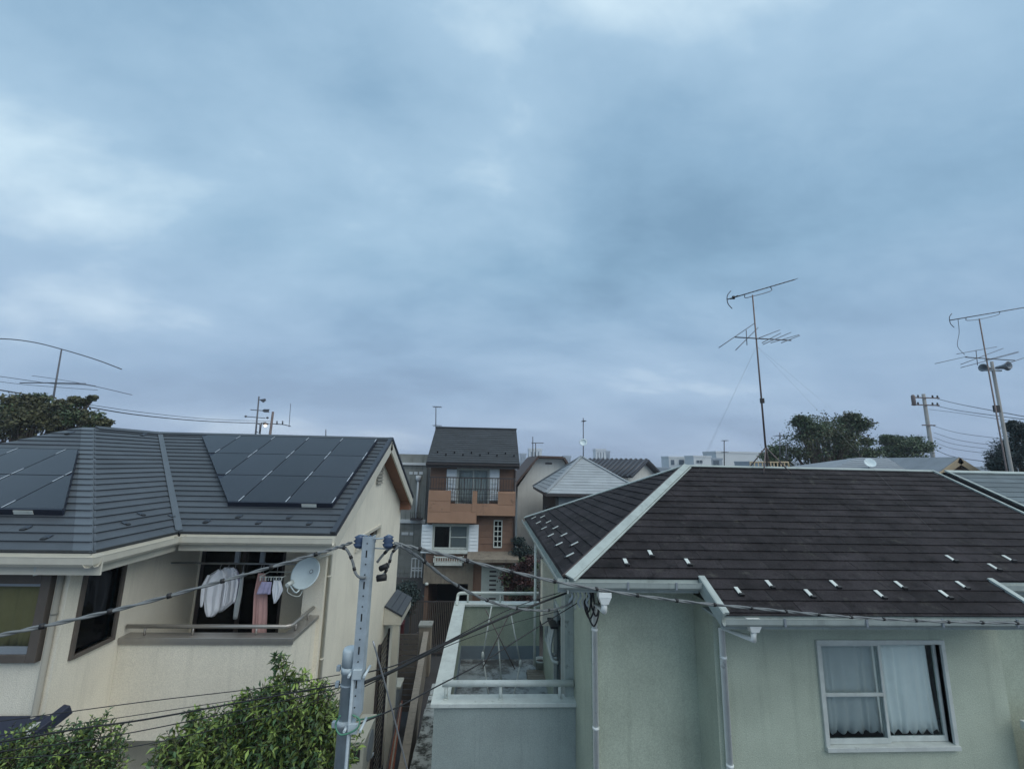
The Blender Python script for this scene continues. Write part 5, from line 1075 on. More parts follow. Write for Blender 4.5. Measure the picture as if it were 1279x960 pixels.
for x in (fa[0]-0.25, fb[0]-0.08): q = MB(); q.box(x, x+0.06, 14.212, 14.27, 0, fzt); q.build('post', 'rail_brown', sf)
cl = thing('concrete_ledge', (-1.05, 10.6, 0), 'mossy stained concrete ledge at the foot of the balcony wall', 'ledge')
for k in range(9):
    y0 = 8.0+0.58*k; q = MB(); q.box(-1.36+rnd.uniform(-.02, .02), -0.72, y0+0.004, y0+0.576, 0, 1.48+rnd.uniform(-0.02, 0.02)); q.build('slab', 'concrete_moss', cl, bevel=0.02)
rb = thing('waste_bin', (-2.0, 10.9, 0), 'grey plastic bin with pale lid beside the block wall', 'bin'); p_ = PZ(491, 850, 1.3)
q = MB(); x, y = p_[0], p_[1]; q.hexa([(x-0.2, y-0.2, 0), (x+0.2, y-0.2, 0), (x+0.2, y+0.2, 0), (x-0.2, y+0.2, 0)], [(x-0.25, y-0.25, 1.2), (x+0.25, y-0.25, 1.2), (x+0.25, y+0.25, 1.2), (x-0.25, y+0.25, 1.2)]); q.build('bin_body', 'plastic_grey', rb, bevel=0.02); q = MB(); q.box(x-0.27, x+0.27, y-0.27, y+0.27, 1.202, 1.28); q.build('lid', 'ac_beige', rb, bevel=0.02)
p_ = PY(500, 783, 17.2); rd = thing('red_box', (p_[0], 17.2, 0), 'dark red box standing behind the slat fence', 'box'); q = MB(); q.box(p_[0]-0.30, p_[0]+0.12, 17.0, 17.4, 0, p_[2]+0.15); q.build('box_body', 'plastic_red', rd, bevel=0.02); q = MB(); q.box(p_[0]-0.32, p_[0]+0.14, 16.98, 17.42, p_[2]+0.152, p_[2]+0.19); q.build('lid', 'plastic_red', rd, bevel=0.02)
for k, (m_, lab) in enumerate((('rust', 'rusty thin rod leaning along the block wall'), ('wood_post', 'pale weathered rod leaning along the block wall'), ('rust', 'second rusty rod bundled against the block wall'), ('rail_brown', 'dark rod leaning beneath the rusty rods'))):
    a, b = PZ(502-1.5*k, 875+3*k, 1.75), PZ(484-3*k+4, 985, 1.2); q = MB(); q.tube([a, (a+b)/2+rp((0, 0, 0.03)), b], 0.022, 8); tag(q.build('leaning_rod', m_), lab, 'rod')

# ================================================================== pole, cables
PYY = 3.6
pp = thing('service_pole', (-0.985, PYY, 0), 'galvanised steel service pole with bolted angle extension in front of the beige house', 'pole')
ptop = PY(440, 808, PYY)[2]; q = MB(); q.lathe((-0.985, PYY, 0), [(0.050, 0), (0.050, ptop-0.10), (0.053, ptop-0.10), (0.053, ptop-0.015), (0.04, ptop)], 20); q.build('tube', 'galv_light', pp)
q = MB(); q.lathe((-0.985, PYY, ptop-0.12), [(0.056, 0), (0.056, 0.10), (0.048, 0.118)], 20); q.build('cap', 'galv_light', pp)
az0, az1 = PY(441, 888, PYY)[2], PY(465, 668, PYY)[2]; ax_ = -0.905
q = MB(); q.box(ax_-0.038, ax_+0.038, PYY-0.075, PYY-0.069, az0, az1); q.box(ax_+0.032, ax_+0.038, PYY-0.069, PYY+0.02, az0, az1); AG = q.build('angle_steel', 'galv', pp)
z = az1-0.05; k = 0
while z > az0+0.05:
    q = MB()
    if k % 3 == 1: q.box(ax_-0.005, ax_+0.005, PYY-0.077, PYY-0.0752, z-0.026, z+0.026)
    else: q.lathe((ax_, PYY-0.0752, z), [(0.0055, 0), (0.0055, 0.0015)], 10, (0, -1, 0))
    q.build('bolt_hole', 'rubber', AG); z -= 0.075; k += 1
for zc in (ptop-0.17, ptop-0.52):
    q = MB(); q.lathe((-0.985, PYY, zc), [(0.057, 0), (0.057, 0.045)], 20); q.box(-0.93, -0.87, PYY-0.10, PYY-0.076, zc-0.005, zc+0.055); q.box(-0.93, -0.905, PYY-0.076, PYY, zc, zc+0.045); q.build('clamp', 'galv_light', pp)
    for xx in (-0.955, -0.845): q = MB(); q.tube([(xx, PYY-0.115, zc+0.02), (xx, PYY+0.05, zc+0.02)], 0.010, 8); q.build('bolt', 'galv_light', pp)
q = MB(); q.tube([(-0.93, PYY-0.085, ptop-0.15), (-0.93, PYY-0.085, 1.2)], 0.011, 10); q.build('conduit', 'galv', pp)
for zc in (PY(440, 855, PYY)[2], PY(440, 835, PYY)[2], PY(440, 905, PYY)[2]):
    q = MB(); q.lathe((-0.985, PYY, zc), [(0.054, 0), (0.054, 0.014)], 18); q.box(-1.075, -1.05, PYY-0.015, PYY+0.015, zc-0.01, zc+0.025); q.build('band', 'galv', pp)
def insul(name, c, ax, m):
    q = MB(); q.lathe(c, [(0.012, -0.05), (0.03, -0.045), (0.045, -0.02), (0.03, -0.01), (0.045, 0.005), (0.03, 0.02), (0.04, 0.035), (0.012, 0.05)], 14, ax); q.build(name, m, pp)
iL = PY(449, 676, PYY-0.02); iR = PY(485, 676, PYY)
insul('insulator', iL, (0, 0, 1), 'porcelain_blue'); insul('insulator', iR, (0, 0, 1), 'porcelain_blue'); insul('insulator', iL+rp((0.065, 0.03, 0)), (1, 0, 0), 'porcelain_blue')
q = MB(); q.tube([(ax_, PYY-0.06, az1-0.02), (iR[0], PYY, az1-0.02), iR+rp((0, 0, 0.055))], 0.007, 6); q.tube([(ax_+0.03, PYY, iR[2]-0.05), iR-rp((0, 0, 0.055))], 0.005, 6); q.tube([iL-rp((0, 0, 0.05)), (ax_-0.03, PYY-0.03, iL[2]-0.05)], 0.006, 6); q.tube([iL+rp((0, 0, 0.05)), (ax_-0.03, PYY-0.03, iL[2]+0.05)], 0.006, 6); q.build('insulator_bracket', 'galv', pp)
q = MB(); sp = PY(475, 710, PYY); q.tube([sp, sp+rp((0.06, -0.02, 0.03))], 0.022, 8); q.tube([sp+rp((-0.02, 0, -0.07)), sp+rp((0.05, 0, -0.06))], 0.026, 8); q.build('splice_box', 'rubber', pp)
def cable(name, label, pts, r, m, twin=0.0, bands=0, band_m='rubber', n=10, sub=8, cat='cable', group=None):
    C_ = curve(pts, n); T = thing(name, C_[0], label, cat, group)
    if twin:
        acc = 0
        for s in (0, 1):
            pth = []
            for i, p in enumerate(C_):
                a = i*0.55+math.pi*s; pth.append(p+rp((0, math.cos(a)*twin, math.sin(a)*twin)))
            q = MB(); q.tube(pth, r, sub); q.build('strand', m, T)
    else:
        q = MB(); q.tube(C_, r, sub); q.build('strand', m, T)
    if bands:
        L = [0]
        for i in range(1, len(C_)): L.append(L[-1]+np.linalg.norm(C_[i]-C_[i-1]))
        d_ = bands*0.5
        while d_ < L[-1]-0.05:
            i = next(i for i in range(1, len(L)) if L[i] >= d_); t_ = (d_-L[i-1])/(L[i]-L[i-1]); p = C_[i-1]*(1-t_)+C_[i]*t_; dr_ = nrm(C_[i]-C_[i-1])
            q = MB(); q.tube([p-dr_*0.012, p+dr_*0.012], r+twin+0.003, 10); q.build('tie_band', band_m, T); d_ += bands
    return T
P_ = lambda px, py, Y: PY(px, py, Y)
cable('service_cable', 'thick banded grey cable running left from the pole past the laundry balcony', [P_(-90, 812, 2.75), P_(0, 793, 2.85), P_(150, 760, 3.1), P_(300, 719, 3.35), P_(400, 690, 3.52), P_(440, 677, PYY-0.02)], 0.0075, 'cable_grey', 0.006, 0.30, n=24)
cable('service_cable', 'thick banded grey cable from the pole across the front of the green house', [P_(492, 678, PYY), P_(545, 690, 3.7), P_(620, 709, 3.9), P_(720, 731, 4.1), P_(840, 749, 4.3), P_(960, 761, 4.5), P_(1060, 770, 4.7), P_(1180, 776, 4.86), P_(1300, 778, 4.9)], 0.0085, 'cable_grey', 0.007, 0.42, n=20)
cable('service_cable', 'sagging grey cable dropping from the pole to the corner of the green house', [P_(500, 681, PYY), P_(525, 697, 3.75), P_(560, 724, 4.1), P_(600, 746, 4.6), P_(640, 758.5, 5.1), P_(680, 762, 5.5), P_(705, 757, 5.8), P_(716, 750, 6.0)], 0.0085, 'cable_grey', 0.006, 0.6, n=16)
cable('jumper_cable', 'banded grey jumper loop on the left of the pole top', [P_(424, 683, PYY-0.03), P_(433, 686, PYY-0.05), P_(440, 700, PYY-0.06), P_(444, 715, PYY-0.07), P_(450, 721, PYY-0.09), P_(457, 721, PYY-0.09)], 0.010, 'cable_grey', 0, 0.09)
cable('jumper_cable', 'banded grey jumper loop on the right of the pole top', [P_(500, 682, PYY), P_(488, 684, PYY+0.02), P_(478, 693, PYY+0.03), P_(471, 702, PYY+0.03)], 0.010, 'cable_grey', 0, 0.09)
cable('jumper_cable', 'lower banded jumper curling back under the splice box', [P_(497, 683, PYY), P_(490, 690, PYY), P_(486, 703, PYY), P_(480, 716, PYY), P_(470, 721, PYY)], 0.009, 'cable_grey', 0, 0.08)
hc_ = P_(716, 739, 5.98)
cable('telephone_cable', 'thick black cable from the green house corner down to the pole', [P_(716, 737, 5.98), P_(640, 766, 5.4), P_(560, 802, 4.6), P_(500, 833, 4.0), P_(455, 852, PYY)], 0.013, 'rubber', 0, 0, sub=8)
cable('telephone_cable', 'thin black line running above the thick black cable', [P_(714, 735, 5.98), P_(640, 759, 5.4), P_(560, 800, 4.6), P_(500, 828, 4.0), P_(455, 840, PYY)], 0.005, 'rubber')
cable('telephone_cable', 'thin black line crossing the drying stand to the pole foot', [P_(722, 752, 5.98), P_(660, 790, 5.5), P_(600, 828, 4.9), P_(545, 857, 4.4), P_(500, 881, 3.95), P_(450, 903, PYY)], 0.006, 'rubber')
cable('telephone_cable', 'faint dark wire just below the thick black cable', [P_(700, 762, 5.98), P_(640, 778, 5.5), P_(560, 806, 4.7), P_(455, 857, PYY+0.02)], 0.004, 'rubber')
Lw = [((425, 842), (330, 858), (187, 875), (67, 891), (0, 900), (-90, 911), 0.003, 'topmost thin wire running left from the pole'),
      ((425, 851), (330, 868), (187, 890), (73, 907), (0, 918), (-90, 930), 0.0025, 'thin wire second from the top running left from the pole'),
      ((425, 854), (330, 871), (187, 897), (102, 909), (0, 926), (-90, 940), 0.006, 'thick black wire running left from the pole into the shrub'),
      ((425, 858), (330, 880), (187, 910), (99, 925), (0, 938), (-90, 950), 0.0035, 'thin black wire lowest of the bundle running left'),
      ((425, 864), (330, 895), (187, 928), (99, 940), (0, 947), (-90, 955), 0.003, 'low sagging wire dipping behind the left shrub')]
for a in Lw:
    ys = (PYY, 3.55, 3.45, 3.35, 3.3, 3.2); cable('telephone_cable', a[7], [P_(*a[i], ys[i]) for i in range(6)], a[6], 'rubber')
cable('stay_wire', 'galvanised stay wire slanting down from the pole', [P_(466, 800, PYY-0.06), P_(488, 880, PYY-0.03), P_(515, 985, PYY)], 0.006, 'steel', cat='stay wire')
cable('coiled_wire', 'green wire ring hanging on the steel pole', [P_(425, 893, PYY-0.1), P_(419, 905, PYY-0.1), P_(426, 917, PYY-0.12), P_(445, 910, PYY-0.12), P_(449, 898, PYY-0.1), P_(440, 892, PYY-0.1)], 0.006, 'green_wire', cat='wire')
cable('coiled_wire', 'green wire running from the pole towards the gable wall', [P_(446, 899, PYY), P_(465, 895, 4.2), P_(480, 890, 5.2)], 0.006, 'green_wire', cat='wire')
# service head on the green house corner: rack of small insulators and black coils
sh = thing('cable_clamp_cluster', (1.25, 5.98, 5.4), 'cluster of cable clamps and black coils at the green house corner', 'cable clamps')
c0_ = P_(716, 737, 5.98)
q = MB(); q.box(c0_[0]-0.12, c0_[0]+0.35, 5.96, 6.0, c0_[2]+0.0, c0_[2]+0.035); q.box(c0_[0]+0.3, c0_[0]+0.33, 6.0, 6.13, c0_[2], c0_[2]+0.03); q.build('bracket', 'galv', sh)
for k in range(5):
    x = c0_[0]-0.04+0.055*k; q = MB(); q.tube(curve([(x, 5.97, c0_[2]), (x+0.02, 5.94, c0_[2]-0.06), (x-0.015, 5.95, c0_[2]-0.13), (x+0.015, 5.97, c0_[2]-0.20-0.02*(k % 2))], 5), 0.014, 8); q.build('clamp', ('galv_light', 'trim_white')[k % 2], sh)
for k, (dx, L_, w_) in enumerate(((0.21, 0.33, 0.05), (0.26, 0.42, 0.06), (0.19, 0.25, 0.03), (0.29, 0.30, 0.04))):
    x = c0_[0]+dx; q = MB(); q.tube(curve([(x-w_, 5.98, c0_[2]-0.02), (x-w_*1.3, 5.96, c0_[2]-L_*0.6), (x, 5.95, c0_[2]-L_), (x+w_*1.2, 5.96, c0_[2]-L_*0.6), (x+w_, 5.98, c0_[2]-0.01)], 6), 0.011, 8); q.build('coil', 'rubber', sh)

# ================================================================== antennas
def yagi(parent, c, dirv, boom, n, el0, el1, r=0.006, m='antenna', el_dir=(0, 0, 1), reflector=True):
    d = nrm(dirv); e = nrm(el_dir); c = rp(c)
    q = MB(); q.tube([c-d*boom/2, c+d*boom/2], r*1.5, 8); q.build('boom', m, parent)
    for k in range(n):
        t = k/(n-1); p = c+d*(boom*(t-0.5)); L = el0+(el1-el0)*t; q = MB(); q.tube([p-e*L/2, p+e*L/2], r*0.7, 6); q.build('element', m, parent)
AM = PY(958, 579, YR); at = PY(940, 370, YR)
an = thing('television_antenna', (AM[0], YR, ZR), 'tall television antenna mast with two aerials on the slate ridge', 'antenna')
q = MB(); q.tube([(AM[0], YR, ZR+0.04), (at[0], YR, at[2]+0.03)], [0.020, 0.014], 10); q.build('mast', 'mast', an)
for sx, sy in ((1, 1), (-1, 1), (1, -1), (-1, -1)):
    f_ = (AM[0]+sx*0.28, YR+sy*0.30, ZR-0.30*SL+0.05); q = MB(); q.tube([(AM[0], YR, ZR+0.42), f_], 0.012, 8); q.build('foot', 'mast', an)
a0, a1 = PY(908, 374, YR-0.1), PY(993, 349, YR+0.35); d = a1-a0
q = MB(); q.tube([a0, a1], 0.012, 8); q.build('boom', 'antenna', an)
e_ = nrm(np.cross(d, (0, 0, 1)))
for k in range(14):
    p = a0+d*(0.14+0.86*k/13); q = MB(); q.tube([p-e_*0.075, p+e_*0.075], 0.005, 6); q.build('element', 'antenna', an)
q = MB(); q.tube([a0+d*0.10-e_*0.1, a0+d*0.10+e_*0.1], 0.014, 8); q.lathe(a0+d*0.09-rp((0, 0, 0.03)), [(0.03, 0), (0.03, 0.06)], 10); q.build('dipole', 'rubber', an)
for sg in (-1, 1):
    q = MB(); q.tube(curve([a0+rp((0.0, 0, 0)), a0+rp((0.02, 0, sg*0.10)), a0+rp((0.10, 0, sg*0.20))], 4), 0.009, 6); q.build('reflector', 'antenna', an)
b0, b1 = a0+d*0.25, a0+d*0.62
q = MB(); q.tube(curve([b0, b0-rp((0, 0, 0.08)), (at[0], YR, at[2]), b1-rp((-0.0, 0, 0.10)), b1], 6), 0.008, 6); q.build('boom_brace', 'antenna', an)
v0, v1 = PY(918, 421, YR-0.15), PY(988, 425, YR+0.15); d = v1-v0
q = MB(); q.tube([v0, v1], 0.013, 8); q.build('boom', 'antenna', an)
for (pa, pb) in (((898, 434), (942, 404)), ((919, 437), (947, 409)), ((948, 422), (974, 412)), ((953, 430), (988, 415)), ((963, 428), (998, 418)), ((952, 428), (975, 416)), ((976, 428), (999, 419))):
    A_, B_ = PY(*pa, YR-0.45), PY(*pb, YR+0.45); q = MB(); q.tube([A_, B_], 0.008, 6); q.build('element', 'antenna', an)
q = MB(); q.tube([PY(932, 412, YR), PY(933, 431, YR)], 0.008, 6); q.build('phasing_bar', 'antenna', an)
q = MB(); bx = PY(951, 500, YR); q.box(bx[0]-0.05, bx[0]+0.03, YR-0.06, YR-0.02, bx[2]-0.06, bx[2]+0.04); q.build('booster_box', 'rubber', an, bevel=0.006)
gtop = PY(945, 432, YR)
for k, (gx_, gy_) in enumerate(((XH+0.15, YR-0.25), (8.4, YR-0.2), (4.6, 10.2), (6.9, 6.6))):
    zz_ = ZR-SL*abs(gy_-YR)+0.03; q = MB(); q.tube([gtop, (gx_, gy_, zz_)], 0.0012, 5); q.build('guy_wire', 'steel', an)
# second antenna and loudspeaker pole at the right edge
A2Y = 13.0
an2 = thing('television_antenna', PY(1252, 590, A2Y), 'television antenna mast beside the loudspeaker pole', 'antenna')
m0, m1 = PY(1252, 600, A2Y), PY(1223, 398, A2Y); m0[2] = 0; q = MB(); q.tube([(m1[0], A2Y, 0), (m1[0], A2Y, m1[2])], [0.03, 0.018], 10); q.build('mast', 'mast', an2)
u0, u1 = PY(1186, 400, A2Y-0.3), PY(1285, 383, A2Y+0.4); d = u1-u0; e_ = nrm(np.cross(d, (0, 0, 1)))
q = MB(); q.tube([u0, u1], 0.016, 8); q.build('boom', 'antenna', an2)
for k in range(12): p = u0+d*(0.1+0.9*k/11); q = MB(); q.tube([p-e_*0.09, p+e_*0.09], 0.006, 6); q.build('element', 'antenna', an2)
for sg in (-1, 1): q = MB(); q.tube(curve([u0, u0+rp((0.02, 0, sg*0.12)), u0+rp((0.12, 0, sg*0.24))], 4), 0.011, 6); q.build('reflector', 'antenna', an2)
q = MB(); q.tube(curve([u0+d*0.2, u0+d*0.2-rp((0, 0, 0.1)), (m1[0], A2Y, m1[2]-0.02), u0+d*0.58-rp((0, 0, 0.1)), u0+d*0.62], 5), 0.010, 6); q.build('boom_brace', 'antenna', an2)
q = MB(); q.tube(curve([u0+d*0.1, PY(1198, 415, A2Y), PY(1196, 432, A2Y), PY(1205, 443, A2Y)], 6), 0.007, 6); q.build('coaxial_cable', 'antenna', an2)
w0_, w1_ = PY(1206, 446, A2Y-0.2), PY(1267, 450, A2Y+0.2); q = MB(); q.tube([w0_, w1_], 0.017, 8); q.build('boom', 'antenna', an2)
for (pa, pb) in (((1168, 454), (1208, 445)), ((1195, 442), (1245, 433)), ((1200, 455), (1253, 435)), ((1200, 459), (1272, 440)), ((1230, 450), (1272, 439)), ((1255, 455), (1290, 443))):
    q = MB(); q.tube([PY(*pa, A2Y-0.6), PY(*pb, A2Y+0.6)], 0.010, 6); q.build('element', 'antenna', an2)
q = MB(); q.tube([PY(1219, 437, A2Y), PY(1221, 456, A2Y)], 0.010, 6); q.build('phasing_bar', 'antenna', an2)
LPY = 14.0; lpo = PY(1240, 460, LPY); ls = thing('loudspeaker_pole', (lpo[0], LPY, 0), 'steel pole carrying grey horn loudspeakers facing several ways', 'loudspeaker pole')
q = MB(); q.tube([(lpo[0], LPY, 0), (lpo[0], LPY, lpo[2]+0.25)], [0.07, 0.045], 12); q.build('pole_shaft', 'pole_concrete', ls)
hz_ = lpo[2]
for dv in ((-1, -0.15, 0), (1, -0.2, 0.12), (0.1, -1, 0.05)):
    dv = nrm(dv); q = MB(); q.lathe(rp((lpo[0], LPY, hz_))+dv*0.1, [(0.04, 0), (0.05, 0.09), (0.055, 0.17), (0.08, 0.27), (0.14, 0.36), (0.12, 0.36), (0.06, 0.27), (0.03, 0.15)], 18, dv); q.build('horn', 'plastic_grey', ls)
q = MB(); q.box(lpo[0]-0.3, lpo[0]+0.3, LPY-0.03, LPY+0.03, hz_-0.1, hz_-0.05); q.build('crossbar', 'galv', ls)
q = MB(); sb = PY(1240, 511, LPY); q.box(sb[0]-0.1, sb[0]+0.08, LPY-0.16, LPY-0.08, sb[2]-0.12, sb[2]+0.12); q.build('control_box', 'rubber', ls)
# utility pole with crossarms and wires
UY = 38.0; ub = PY(1159, 530, UY); ut = PY(1154, 492, UY); up = thing('utility_pole', (ub[0], UY, 0), 'concrete utility pole with two crossarms behind the grey roof', 'utility pole')
q = MB(); q.tube([(ub[0], UY, 0), (ub[0], UY, ut[2])], [0.22, 0.14], 12); q.build('pole_shaft', 'pole_concrete', up)
for py, a, b in ((497, 1137, 1171), (506, 1137, 1171), (531, 1150, 1166)):
    zc = PY(1155, py, UY)[2]; q = MB(); q.box(PY(a, py, UY)[0], PY(b, py, UY)[0], UY-0.2, UY-0.1, zc-0.05, zc+0.05); q.build('crossarm', 'mast', up)
    for px in (a+2, a+8, b-8, b-2):
        if b-a < 20: continue
        x = PY(px, py, UY)[0]; q = MB(); q.lathe((x, UY-0.15, zc+0.05), [(0.05, 0), (0.09, 0.05), (0.05, 0.1), (0.08, 0.15), (0.03, 0.22)], 10); q.build('insulator', 'rubber', up)
q = MB(); t_ = PY(1139, 500, UY); q.lathe((t_[0], UY-0.15, t_[2]-0.5), [(0.12, 0), (0.16, 0.1), (0.16, 0.9), (0.1, 1.0)], 12); q.build('transformer', 'mast', up)
for k, (a, b, c) in enumerate((((1171, 498), (1200, 505), (1290, 522)), ((1171, 507), (1200, 513), (1290, 525)), ((1160, 511), (1200, 516), (1290, 530)), ((1163, 531), (1200, 541), (1290, 552)), ((1166, 540), (1200, 550), (1290, 562)), ((1166, 546), (1195, 555), (1290, 567)), ((1167, 552), (1195, 561), (1290, 572)), ((1167, 561), (1195, 571), (1290, 583)))):
    cable('power_line', ('topmost power line', 'second power line', 'third power line', 'fourth power line', 'fifth power line', 'sixth power line', 'seventh power line', 'lowest power line')[k]+' from the utility pole towards the conifer', [PY(*a, UY-0.15), PY(*b, UY-6), PY(*c, UY-16)], 0.022 if k in (0, 1, 7) else 0.015, 'rubber', cat='power line', sub=6)
# amateur radio antenna above the left tree
HY = 26.0; hm = thing('radio_antenna', PY(66, 500, HY), 'thin radio mast with long bowed elements above the left tree', 'antenna'); h0, h1 = PY(66, 500, HY), PY(77, 436, HY)
q = MB(); q.tube([(h0[0], HY, 0), h0, h1], [0.06, 0.05, 0.035], 8); q.build('mast', 'antenna', hm)
for pts, r_ in (([(-60, 425), (0, 423), (40, 427), (77, 436), (120, 449), (152, 461)], 0.030), ([(-40, 466), (0, 470), (66, 479), (110, 481), (165, 493)], 0.018), ([(25, 478), (66, 478), (107, 479)], 0.030), ([(-20, 474), (30, 480), (80, 484), (122, 487)], 0.014), ([(40, 469), (75, 474), (120, 482)], 0.014)):
    q = MB(); q.tube(curve([PY(*p, HY-0.5) for p in pts], 8), r_, 6); q.build('element', 'antenna', hm)
cable('overhead_wire', 'dark overhead wire sloping behind the beige house roof from the left tree', [PY(-60, 478, 24), PY(30, 492, 26), PY(110, 508, 28), PY(180, 519, 32), PY(260, 526, 38), PY(340, 529, 46)], 0.035, 'rubber', sub=6, cat='wire')
cable('overhead_wire', 'thinner overhead wire just above the dark wire behind the roof', [PY(110, 505, 28), PY(180, 515, 32), PY(260, 523, 38), PY(340, 526, 46)], 0.018, 'rubber', sub=6, cat='wire')
# weather vane, lamp and thin masts behind the beige ridge
VY = 20.0; wv = thing('weather_vane', PY(324, 545, VY), 'weather vane with arrow and spinning cups behind the beige ridge', 'weather vane')
v0, v1 = PY(319, 545, VY), PY(323.5, 495, VY); q = MB(); q.tube([(v0[0], VY, 0), v0, v1], [0.05, 0.04, 0.03], 8); q.build('mast', 'antenna', wv)
a = PY(327, 512.5, VY); q = MB(); q.slab([PY(327, 512.5, VY), PY(330, 510.8, VY), PY(337, 511, VY), PY(335.5, 512.7, VY), PY(336.5, 514.8, VY), PY(330, 514.8, VY)], (0, 1, 0), -0.015, 0.015); q.build('tail_fin', 'antenna', wv)
q = MB(); q.tube([PY(313, 511.5, VY), PY(328, 512.7, VY)], 0.02, 6); q.build('arrow', 'antenna', wv)
q = MB(); q.tube([PY(307, 520, VY), PY(331, 522, VY)], 0.018, 6); q.build('arm', 'antenna', wv)
for px, py in ((307, 519.8), (334, 521.5)): q = MB(); q.lathe(PY(px, py, VY)-rp((0, 0, 0.05)), [(0.01, 0), (0.055, 0.03), (0.06, 0.06), (0.01, 0.1)], 10); q.build('cup', 'antenna', wv)
q = MB(); fz = PY(327, 499, VY); q.slab([fz+rp((-0.12, 0, 0)), fz+rp((0.15, 0, 0.05)), fz+rp((0.19, 0, -0.03)), fz+rp((0.08, 0, -0.13))], (0, 1, 0), -0.02, 0.02); q.build('figure', 'antenna', wv)
q = MB(); q.tube([PY(320, 528, VY), PY(325, 530, VY), PY(324, 541, VY), PY(319, 538, VY)], 0.03, 6); q.build('bracket', 'antenna', wv)
lmp = thing('street_lamp', PY(332, 545, VY+3), 'small glowing lamp on a post behind the beige ridge', 'lamp'); c_ = PY(331.5, 531.5, VY+3)
q = MB(); q.tube([(c_[0]-0.22, VY+3, 0), (c_[0]-0.22, VY+3, c_[2]+0.15), (c_[0], VY+3, c_[2]+0.17)], 0.03, 8); q.build('post', 'mast', lmp)
q = MB(); q.lathe(c_+rp((0, 0, 0.06)), [(0.14, 0), (0.12, 0.08), (0.02, 0.1)], 12); q.build('lamp_shade', 'mast', lmp)
q = MB(); q.lathe(c_-rp((0, 0, 0.06)), [(0.02, 0), (0.07, 0.04), (0.07, 0.1), (0.03, 0.12)], 12); q.build('bulb', 'lamp_glow', lmp)
tpz = PY(341, 514, VY+1); tpp = thing('roof_pole', PY(338, 545, VY+1), 'tapered grey pole with thin horizontal arm behind the ridge', 'pole'); q = MB(); q.tube([(tpz[0]-0.08, VY+1, 0), tpz], [0.13, 0.05], 10); q.build('pole_shaft', 'mast', tpp)
q = MB(); q.tube([PY(340, 529, VY+1), PY(354, 530, VY+1), PY(363, 532, VY+1)], 0.022, 6); q.build('arm', 'antenna', tpp)
for px in (346, 353): q = MB(); q.tube([PY(px, 530, VY+1), PY(px, 525.5, VY+1)], 0.03, 6); q.build('peg', 'antenna', tpp)
q = MB(); q.tube([PY(361, 533, VY+1), PY(363, 504, VY+1)], 0.012, 6); q.build('whip', 'antenna', tpp)
q = MB(); q.tube([PY(407, 545, VY), PY(407, 536, VY)], 0.02, 6); q_ = q.build('roof_rod', 'antenna'); tag(q_, 'short thin rod standing up behind the solar roof ridge', 'rod')
# small roof antennas
def small_ant(px, pb, pt, Y, label, w=8, arms=(0.0, 0.9), dish=None):
    T = thing('roof_antenna', PY(px, pb, Y), label, 'antenna'); a, b = PY(px, pb, Y), PY(px, pt, Y); k = 0.0011*Y
    q = MB(); q.tube([a-rp((0, 0, 0.15)), b], k, 6); q.build('mast', 'antenna', T)
    for f_ in arms:
        p = b*(1-f_)+a*f_; ww = w*Y/FPX; q = MB(); q.tube([p-rp((ww*0.5, 0, 0)), p+rp((ww, 0, 0.03*ww))], k*0.7, 6); q.build('boom', 'antenna', T)
        for j in range(5): pj = p+rp((ww*(-0.45+0.33*j), 0, 0)); q = MB(); q.tube([pj-rp((0, 0.3, 0)), pj+rp((0, 0.3, 0.0))], k*0.5, 5); q.build('element', 'antenna', T)
    if dish: p = PY(*dish, Y-0.15); q = MB(); q.lathe(p, [(1e-3, -0.05), (0.14, -0.035), (0.20, 0), (0.20, -0.015), (1e-3, -0.06)], 20, (-0.3, -1, 0.4)); q.build('dish_reflector', 'dish', T)
    return T
small_ant(544.5, 534, 508, RYR, 'thin roof antenna on the ridge of the brown house', 7)
small_ant(669, 573, 553, 28.0, 'roof antenna above the white clipped gable', 10, (0.0,)); small_ant(665.5, 572, 545, 29.0, 'bare thin mast beside the clipped gable antenna', 3, (0.3,))
small_ant(728.5, 569, 522, (hy0+hy1)/2, 'mast with small white dish on the pyramid roof top', 3, (0.08,), (728.5, 552))
small_ant(904.5, 579, 550, 40.0, 'small antenna on a thin mast before the white warehouse', 4, (0.0, 0.5))
small_ant(974, 580, 540, 26.0, 'thin antenna in front of the round tree', 10, (0.1,)); small_ant(982, 576, 556, 24.0, 'low antenna arm beside the round tree', 12, (0.0,))
# pale metal roof railing seen over the ridge
rr_ = thing('roof_railing', PY(955, 580, 14), 'pale metal railing showing just above the slate ridge', 'railing'); 
for a, b in ((937, 962), (962, 984)):
    A_, B_ = PY(a, 577, 14), PY(b, 577, 14); q = MB(); q.tube([A_-rp((0, 0, 0.6)), A_, B_, B_-rp((-0.06, 0, 0.6))], 0.03, 8); q.build('rail', 'gable_beige', rr_)
    for k in range(1, 5): p = A_*(1-k/5)+B_*k/5; q = MB(); q.tube([p, p-rp((0, 0, 0.6))], 0.018, 6); q.build('baluster', 'gable_beige', rr_)
q = MB(); q.box(PY(930, 590, 14)[0], PY(990, 590, 14)[0], 13.9, 14.6, 0, PY(960, 580, 14)[2]-0.4); q_ = q.build('rear_annex', 'stucco_beige'); tag(q_, 'annex behind the slate ridge carrying the pale railing', 'annex')

